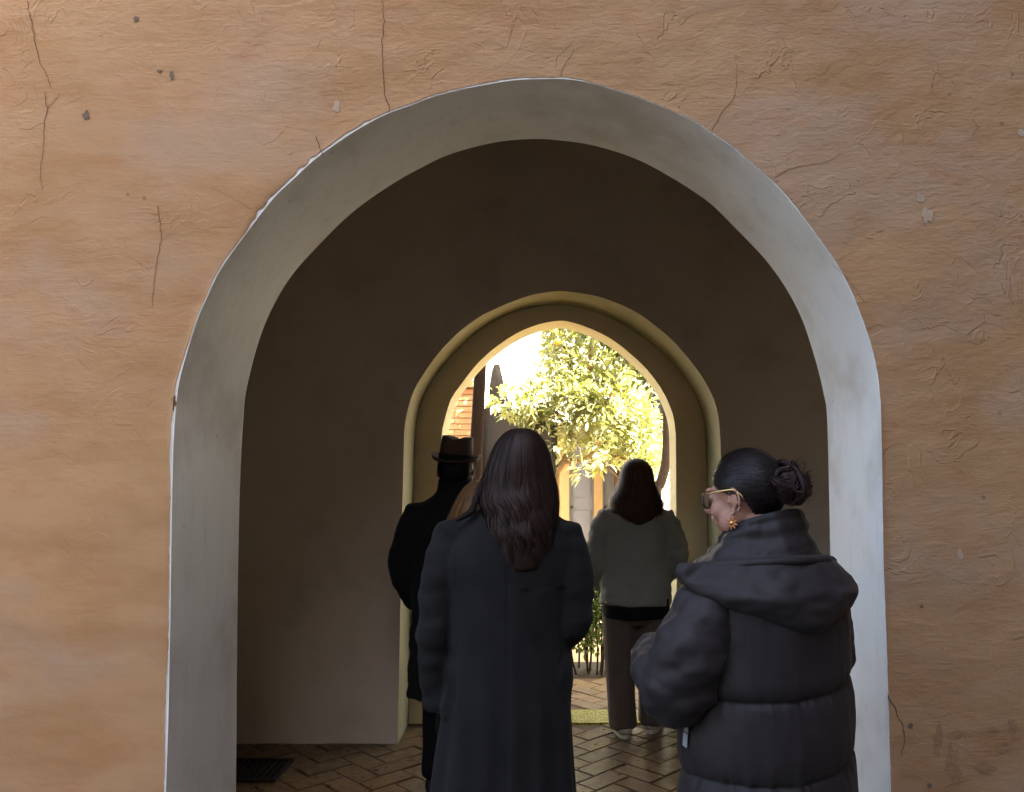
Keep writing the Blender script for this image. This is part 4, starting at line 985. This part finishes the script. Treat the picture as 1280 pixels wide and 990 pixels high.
for j in range(nvv+1):
    z = .42+(1.41-.42)*j/nvv; rx, ry = pr(z)
    for i in range(nu):
        a = 2*PI*i/nu; ca, sa = math.cos(a), math.sin(a); x = rx*math.copysign(abs(ca)**.92, ca); y = ry*math.copysign(abs(sa)**.92, sa)
        zz = z-.135*(x*math.cos(YAW_D)-y*math.sin(YAW_D))-.012*math.sin(2*a+1)
        pf = puff(zz); d = .023*pf-.014
        cr = noise.noise(Vector((x*9, y*9, z*7)))*.006+noise.noise(Vector((a*7, zz*9, 3)))*.0045*(1.25-pf)*1.5
        cr += .003*noise.noise(Vector((a*16, zz*22, 8)))*(1-.7*pf)
        ds = min(abs(zz-q) for q in SEAMS); cr += .0060*math.exp(-ds/.028)*noise.noise(Vector((a*19, zz*5, 4)))+.0035*math.exp(-ds/.05)*noise.noise(Vector((a*9+zz*6, zz*12, 9)))
        if z > 1.3: d *= max(0, (1.41-z)/.11)
        nx, ny = ca/rx, sa/ry; l = math.hypot(nx, ny); V.append((x+nx/l*(d+cr), y+ny/l*(d+cr), z))
for j in range(nvv):
    for i in range(nu): a = j*nu+i; b = j*nu+(i+1) % nu; Fc.append((a, b, b+nu, a+nu))
V.append((0, 0, .42)); Fc += [(len(V)-1, (i+1) % nu, i) for i in range(nu)]
jk_ = mesh_obj('jacket', V, Fc, M_PUFF, pD, True)
# sleeves: soft rings with creases at the elbow
def sleeve(pts, rad, seed):
    m = MB(); m.tube(pts, rad, 26, 60); o = m
    def dz(P, nr): return .011*nz(P, (8, 8, 11), seed)+.009*nz(P, (15, 15, 24), seed+3)+.004*nz(P, (34, 34, 48), seed+7)
    return o.skin('sleeve', M_PUFF, jk_, .0065, 3, dz)
sleeve([(-.140, -.01, 1.290), (-.208, -.02, 1.20), (-.258, -.02, 1.10), (-.258, .02, 1.02), (-.236, .12, 1.035), (-.20, .23, 1.085)], [.072, .088, .092, .087, .076, .058], 2.0)
sleeve([(.140, -.01, 1.290), (.190, .0, 1.20), (.215, .02, 1.10), (.205, .06, 1.02), (.17, .15, 1.02), (.12, .24, 1.06)], [.080, .082, .080, .076, .068, .056], 6.0)
# stand collar
V, Fc = [], []; nu = 110; prof = [(1.285, 2.20), (1.315, 1.98), (1.340, 1.72), (1.368, 1.45), (1.398, 1.25), (1.422, 1.15), (1.436, 1.10), (1.443, 1.05), (1.436, .98), (1.41, .92), (1.37, .90)]
_pf = prof; prof = []
for (z0, f0), (z1, f1) in zip(_pf[:-1], _pf[1:]):
    prof += [(z0+(z1-z0)*t, f0+(f1-f0)*t) for t in (0, .34, .67)]
prof.append(_pf[-1])
for zc, f in prof:
    for i in range(nu):
        a = 2*PI*i/nu; r = .090*f*(1+.085*noise.noise(Vector((math.cos(a)*2, math.sin(a)*2, zc*12)))+.055*noise.noise(Vector((math.cos(a)*5+zc*9, math.sin(a)*5, zc*20)))) + .0035*math.sin(zc*170+4*noise.noise(Vector((math.cos(a)*1.5, math.sin(a)*1.5, 2))))*(zc < 1.43) - .004*sum(math.exp(-((a-q)/.035)**2) for q in (4.25, 5.15))*(1 < f < 1.7); dzz = .036*math.sin(a-.3)*-1*max(0, zc-1.33)/.12
        V.append((r*math.cos(a)*(1.02+.16*max(0, f-1.1))-.004, r*math.sin(a)*(1-.10*max(0, f-1.2))+.006, zc+dzz))
for j in range(len(prof)-1):
    for i in range(nu): a = j*nu+i; b = j*nu+(i+1) % nu; Fc.append((a, b, b+nu, a+nu))
mesh_obj('collar', V, Fc, M_PUFF, jk_, True)
# hood hanging on the back: a soft pouch, wide at the shoulders and pointed below
h_ = MB(); V, Fc = [], []; nu, nvv = 60, 26
def hood_pt(u, v, off):
    a = -PI/2+u*1.62; drop = .050+.135*max(0, 1-abs(u)**1.15*1.03); zt = 1.375-.035*abs(u)**1.3-.012*(1-abs(u))
    z = zt-drop*v; rx, ry = pr(min(1.27, max(z-.02, 1.0)))
    k2 = .72+.28*min(1, v*1.6) if abs(u) < .9 else 1; rx *= (.965+(.24 if u < 0 else .10)*abs(u)**2)*k2; ry *= .985*k2
    x, y = rx*math.cos(a), ry*math.sin(a); n = Vector((math.cos(a)/rx, math.sin(a)/ry, .004)).normalized()
    p = Vector((x, y, z))+n*(off+.004*noise.noise(Vector((u*5, v*4, 2)))+.004*noise.noise(Vector((u*13, v*9, 5)))); return p
for j in range(nvv+1):
    for i in range(nu+1):
        u = i/nu*2-1; v = j/nvv
        off = .012+.036*math.sin(PI*min(1, v*.96+.04))**.7*(1-abs(u)**4*.6); V.append(hood_pt(u, v, off))
n0 = len(V)
for j in range(nvv+1):
    for i in range(nu+1): V.append(hood_pt(i/nu*2-1, j/nvv, -.03))
for j in range(nvv):
    for i in range(nu):
        a = j*(nu+1)+i; Fc.append((a, a+nu+1, a+nu+2, a+1)); Fc.append((n0+a, n0+a+1, n0+a+nu+2, n0+a+nu+1))
for i in range(nu):
    a = i; Fc.append((a, a+1, n0+a+1, n0+a)); a = nvv*(nu+1)+i; Fc.append((a+1, a, n0+a, n0+a+1))
for j in range(nvv):
    a = j*(nu+1); Fc.append((a+nu+1, a, n0+a, n0+a+nu+1)); a += nu; Fc.append((a, a+nu+1, n0+a+nu+1, n0+a))
h_.add(V, Fc)
hood = h_.skin('hood', M_PUFF, jk_, .0058, 2, lambda P, n: .007*nz(P, (10, 10, 20), 4.4)+.005*nz(P, (20, 20, 42), 1.4))
# rolled lip of the hood and the folded neck of it
lip = MB(); lip.tube([hood_pt(u, .02, .020)+Vector((0, 0, -.006)) for u in [-.86+i*.0614 for i in range(29)]], [(.006, .005)]+[(.020, .014)]*27+[(.006, .005)], 10, 90)
lip.skin('hood_lip', M_PUFF, hood, .0055, 2, lambda P, n: .003*nz(P, (20, 20, 30), 2.4))
# small white fabric tag on the side seam
from mathutils.bvhtree import BVHTree
tg = MB(); W2L = (Matrix.Translation((pxD.x, D_D, 0)) @ Matrix.Rotation(YAW_D, 4, 'Z')).inverted()
bv = BVHTree.FromPolygons([v.co.copy() for v in jk_.data.vertices], [tuple(q.vertices) for q in jk_.data.polygons])
ro = W2L @ Vector((0, 0, CAM_H)); rd = (W2L @ at(860, 918, 2.0)-ro).normalized(); hit = bv.ray_cast(ro, rd)
tc, tn = hit[0], hit[1]; tn = -tn if tn.dot(rd) > 0 else tn; tn.z = 0; tn.normalize()
TM = Matrix.Translation(tc+tn*.004) @ Matrix.Rotation(math.atan2(tn.x, -tn.y), 4, 'Z') @ Matrix.Rotation(.12, 4, 'Y')
tg.box((-.009, -.004, -.030), (.009, -.002, .004), TM).box((-.006, -.0045, .008), (.010, -.002, .030), TM)
tg.build('care_tag', plain('grey_white_tab', (.30, .32, .34), .5), jk_)
t_ = MB()
for sx in (-1, 1): t_.tube([(sx*.085, 0, .76), (sx*.085, .02, .46), (sx*.085, -.01, .07)], [.098, .078, .066], 16)
t_.skin('trousers', M_TROUSER, pD, .011, 3)
for sx in (-1, 1): shoe('shoe', (sx*.085, -.065, 0), (sx*.10, .175, 0), M_BSHOE, M_BSHOE, pD, .042)

# sleek hair drawn back into a bun
HB = Vector((.0, -.130, .020))                            # centre of the bun in head space
def hairline(y):                                           # lowest z of hair on the side of the head
    for (a, za), (b, zb) in zip([(.2, .075), (.085, .060), (.055, .030), (.035, .020), (.012, .022), (-.008, .028), (-.026, .012), (-.040, -.040), (-.062, -.082), (-.2, -.09)][:-1], [(.085, .060), (.055, .030), (.035, .020), (.012, .022), (-.008, .028), (-.026, .012), (-.040, -.040), (-.062, -.082), (-.2, -.09)]):
        if b <= y <= a: f = (a-y)/(a-b+1e-9); return za*(1-f)+zb*f
    return .07
def scalp(d, off):
    """point on the skull in direction d (head space), lifted by off"""
    d = d.normalized(); c = Vector((0, -.012, .022)); r = Vector((.077+off, .096+off, .098+off))
    t = 1/math.sqrt((d.x/r.x)**2+(d.y/r.y)**2+(d.z/r.z)**2); p = c+d*t
    return p
V, Fc = [], []; nu, nvv = 90, 60; idx = {}
for j in range(nvv+1):
    ph = PI*j/nvv
    for i in range(nu):
        th = 2*PI*i/nu; d = Vector((math.sin(ph)*math.cos(th), math.sin(ph)*math.sin(th), math.cos(ph)))
        if d.z < 0: d.z *= 1.0
        p = scalp(d, .0065+.0012*noise.noise(d*9)); V.append(HTD @ p); idx[(j, i)] = p
for j in range(nvv):
    for i in range(nu):
        q = idx[(j, i)]
        if q.z > hairline(q.y) and not (q.z < -.06 and q.y > -.03): a = j*nu+i; b = j*nu+(i+1) % nu; Fc.append((a, a+nu, b+nu, b))
hair = mesh_obj('hair', V, Fc, M_HAIR4, pD, True)
m = MB(); R = random.Random(5); cnt = 0
while cnt < 1500:
    d = Vector((R.gauss(0, 1), R.gauss(0, 1), R.gauss(0, 1))).normalized(); p = scalp(d, .007)
    if p.z < hairline(p.y)-.004 or p.y < -.085 or (p.z < -.06 and p.y > -.03): continue
    cnt += 1; e = (HB+Vector((R.gauss(0, .018), .028, R.gauss(0, .018)))); base = len(m.V); seg = 14; off = R.uniform(.0065, .0095); wd = R.uniform(.0008, .0016)
    c0 = Vector((0, -.012, .022)); prev = None; pts = []
    for k in range(seg+1):
        t = k/seg; dd = (p-c0).normalized().slerp((e-c0).normalized(), t); q = scalp(dd, off+.003*math.sin(PI*t)*R.uniform(.3, 1)); pts.append(q)
    for k, q in enumerate(pts):
        tgt = (pts[min(k+1, seg)]-pts[max(k-1, 0)]); nn = (q-c0); sd = tgt.cross(nn)
        sd = sd.normalized() if sd.length > 1e-9 else Vector((0, 0, 1)); ww = wd*(1 if k > 1 else .4)
        m.V.append(tuple(HTD @ (q-sd*ww))); m.V.append(tuple(HTD @ (q+sd*ww)))
    for k in range(seg): a = base+2*k; m.F.append((a, a+1, a+3, a+2))
m.build('swept_strands', M_HAIR4, hair, True)
M_BUN = make_hair('bun_hair', (0.014, 0.008, 0.0075), (0.042, 0.020, 0.018), .5, .2)
m = MB()
for s in range(210):                                      # broader combed locks with a rounded back
    d = Vector((R.gauss(0, 1), R.gauss(.35, 1), R.gauss(.2, 1))).normalized(); p = scalp(d, .007)
    if p.z < hairline(p.y)-.002 or p.y < -.06 or (p.z < -.05 and p.y > -.03): continue
    e = HB+Vector((R.gauss(0, .020), .026, R.gauss(0, .020))); c0 = Vector((0, -.012, .022)); seg = 18; hw0 = R.uniform(.0018, .0042); base = len(m.V); pts = []; lift = R.uniform(.0068, .0085)
    for k in range(seg+1): pts.append(scalp((p-c0).normalized().slerp((e-c0).normalized(), k/seg), lift))
    for k, q in enumerate(pts):
        nn = (q-c0).normalized(); sd = (pts[min(k+1, seg)]-pts[max(k-1, 0)]).cross(nn); sd = sd.normalized() if sd.length > 1e-9 else Vector((0, 0, 1)); hw = hw0*min(1, .2+k/seg*3)
        for g_, lf in ((-1, -.25), (-.5, .45), (.5, .45), (1, -.25)): m.V.append(tuple(HTD @ (q+sd*hw*g_+nn*hw*lf)))
    for k in range(seg):
        for g_ in range(3): a = base+4*k+g_; m.F.append((a, a+1, a+5, a+4))
m.build('combed_locks', M_HAIR4, hair, True)
b_ = MB(); b_.ell(HB, (.048, .044, .050), None, 20, 14, HTD)
for s in range(13):
    ax = Vector((R.gauss(0, 1), R.gauss(0, .7), R.gauss(0, 1))).normalized(); u = ax.orthogonal().normalized(); v = ax.cross(u); a0 = R.uniform(0, 6.3); ln = R.uniform(2.2, 4.2); rr = R.uniform(.040, .060)
    pts = [HB+(u*math.cos(a0+ln*i/9)+v*math.sin(a0+ln*i/9))*rr*(1+.10*math.sin(i*1.3+s))+ax*R.uniform(-.004, .004) for i in range(10)]
    for q in range(16):
        o = Vector((R.gauss(0, .0050), R.gauss(0, .0050), R.gauss(0, .0050))); b_.tube([p+o*(.6+.4*math.sin(i)) for i, p in enumerate(pts)], [.0012]+[.0024]*8+[.0010], 4, 26, T=HTD)
for s in range(220):
    d = Vector((R.gauss(0, 1), R.gauss(-.7, .8), R.gauss(.2, 1))).normalized(); p = HB+d*.046; e = p+d*R.uniform(.004, .022)+Vector((R.gauss(0, .010), R.gauss(0, .010), R.gauss(-.004, .012)))
    b_.tube([p, (p+e)/2+Vector((R.gauss(0, .005), 0, R.gauss(0, .005))), e], [.0006, .0005, .0002], 3, 8, T=HTD)
b_.build('bun', M_BUN, hair, True)
# glasses
k = N('glasses_lens'); k.end((0.9, 0.95, 0.75), 0.03, None, 0.5); k.b.inputs['Transmission Weight'].default_value = 0.85; k.b.inputs['IOR'].default_value = 1.2; M_LENS = k.m
M_FRAME = plain('dark_tortoise', (0.035, 0.032, 0.018), .25, .3, 90, 0, .6); M_GOLD = plain('gold_metal', (0.72, 0.50, 0.20), .28, .15, 60, 0, .5, 1.0)
g = MB()
for sx in (-1, 1):
    c = Vector((sx*.034, .106, -.004)); q = [c+Vector((sx*x, -.012*abs(x+.02)/.05, z)) for x, z in ((-.025, .016), (0, .021), (.026, .019), (.031, .004), (.026, -.018), (0, -.024), (-.020, -.019), (-.027, .0), (-.025, .016))]
    g.tube(q, [(.0034, .0026)]*9, 8, 48, T=HTD)
g.tube([Vector((-.010, .106, .006)), Vector((0, .110, .009)), Vector((.010, .106, .006))], [.0026]*3, 8, 9, T=HTD)
gl = g.build('glasses', M_FRAME, pD, True)
for sx in (-1, 1):
    c = Vector((sx*.034, .1055, -.004)); q = [c+Vector((sx*x, -.012*abs(x+.02)/.05, z)) for x, z in ((-.025, .016), (0, .021), (.026, .019), (.031, .004), (.026, -.018), (0, -.024), (-.020, -.019), (-.027, .0))]
    V = [HTD @ p for p in q]+[HTD @ (p+Vector((0, -.0015, 0))) for p in q]; n = 8
    mesh_obj('lens', V, [tuple(range(n)), tuple(range(n, 2*n))[::-1]]+[(i, (i+1) % n, n+(i+1) % n, n+i) for i in range(n)], M_LENS, gl)
    a_ = MB(); a_.tube([Vector((sx*.066, .098, .008)), Vector((sx*.079, .06, .013)), Vector((sx*.085, .015, .016)), Vector((sx*.0865, -.012, .014)), Vector((sx*.083, -.032, -.006))], [(.0016, .0028)]*5, 6, 24, T=HTD)
    a_.build('temple_arm', M_GOLD, gl, True)
# flower-shaped drop earring (each ear)
M_EAR = plain('amber_enamel', (0.42, 0.15, 0.05), .35, .4, 200, .002, .5)
for sx in (-1, 1):
    e = MB(); c = Vector((sx*.086, .004, -.072)); e.ell(Vector((sx*.084, .003, -.048)), (.004, .004, .004), None, 8, 6, HTD)
    ee = e.build('earring', M_GOLD, pD, True); f = MB()
    for q in range(9):
        a = 2*PI*q/9; d = Vector((sx*.25, math.cos(a), math.sin(a))).normalized(); f.tube([c, c+d*.009, c+d*.018], [.0022, .0042, .0012], 6, 6, T=HTD)
    f.build('petals', M_EAR, ee, True)
    MB().ell(c+Vector((sx*.004, 0, 0)), (.005, .006, .006), None, 10, 6, HTD).build('centre', M_GOLD, ee, True)
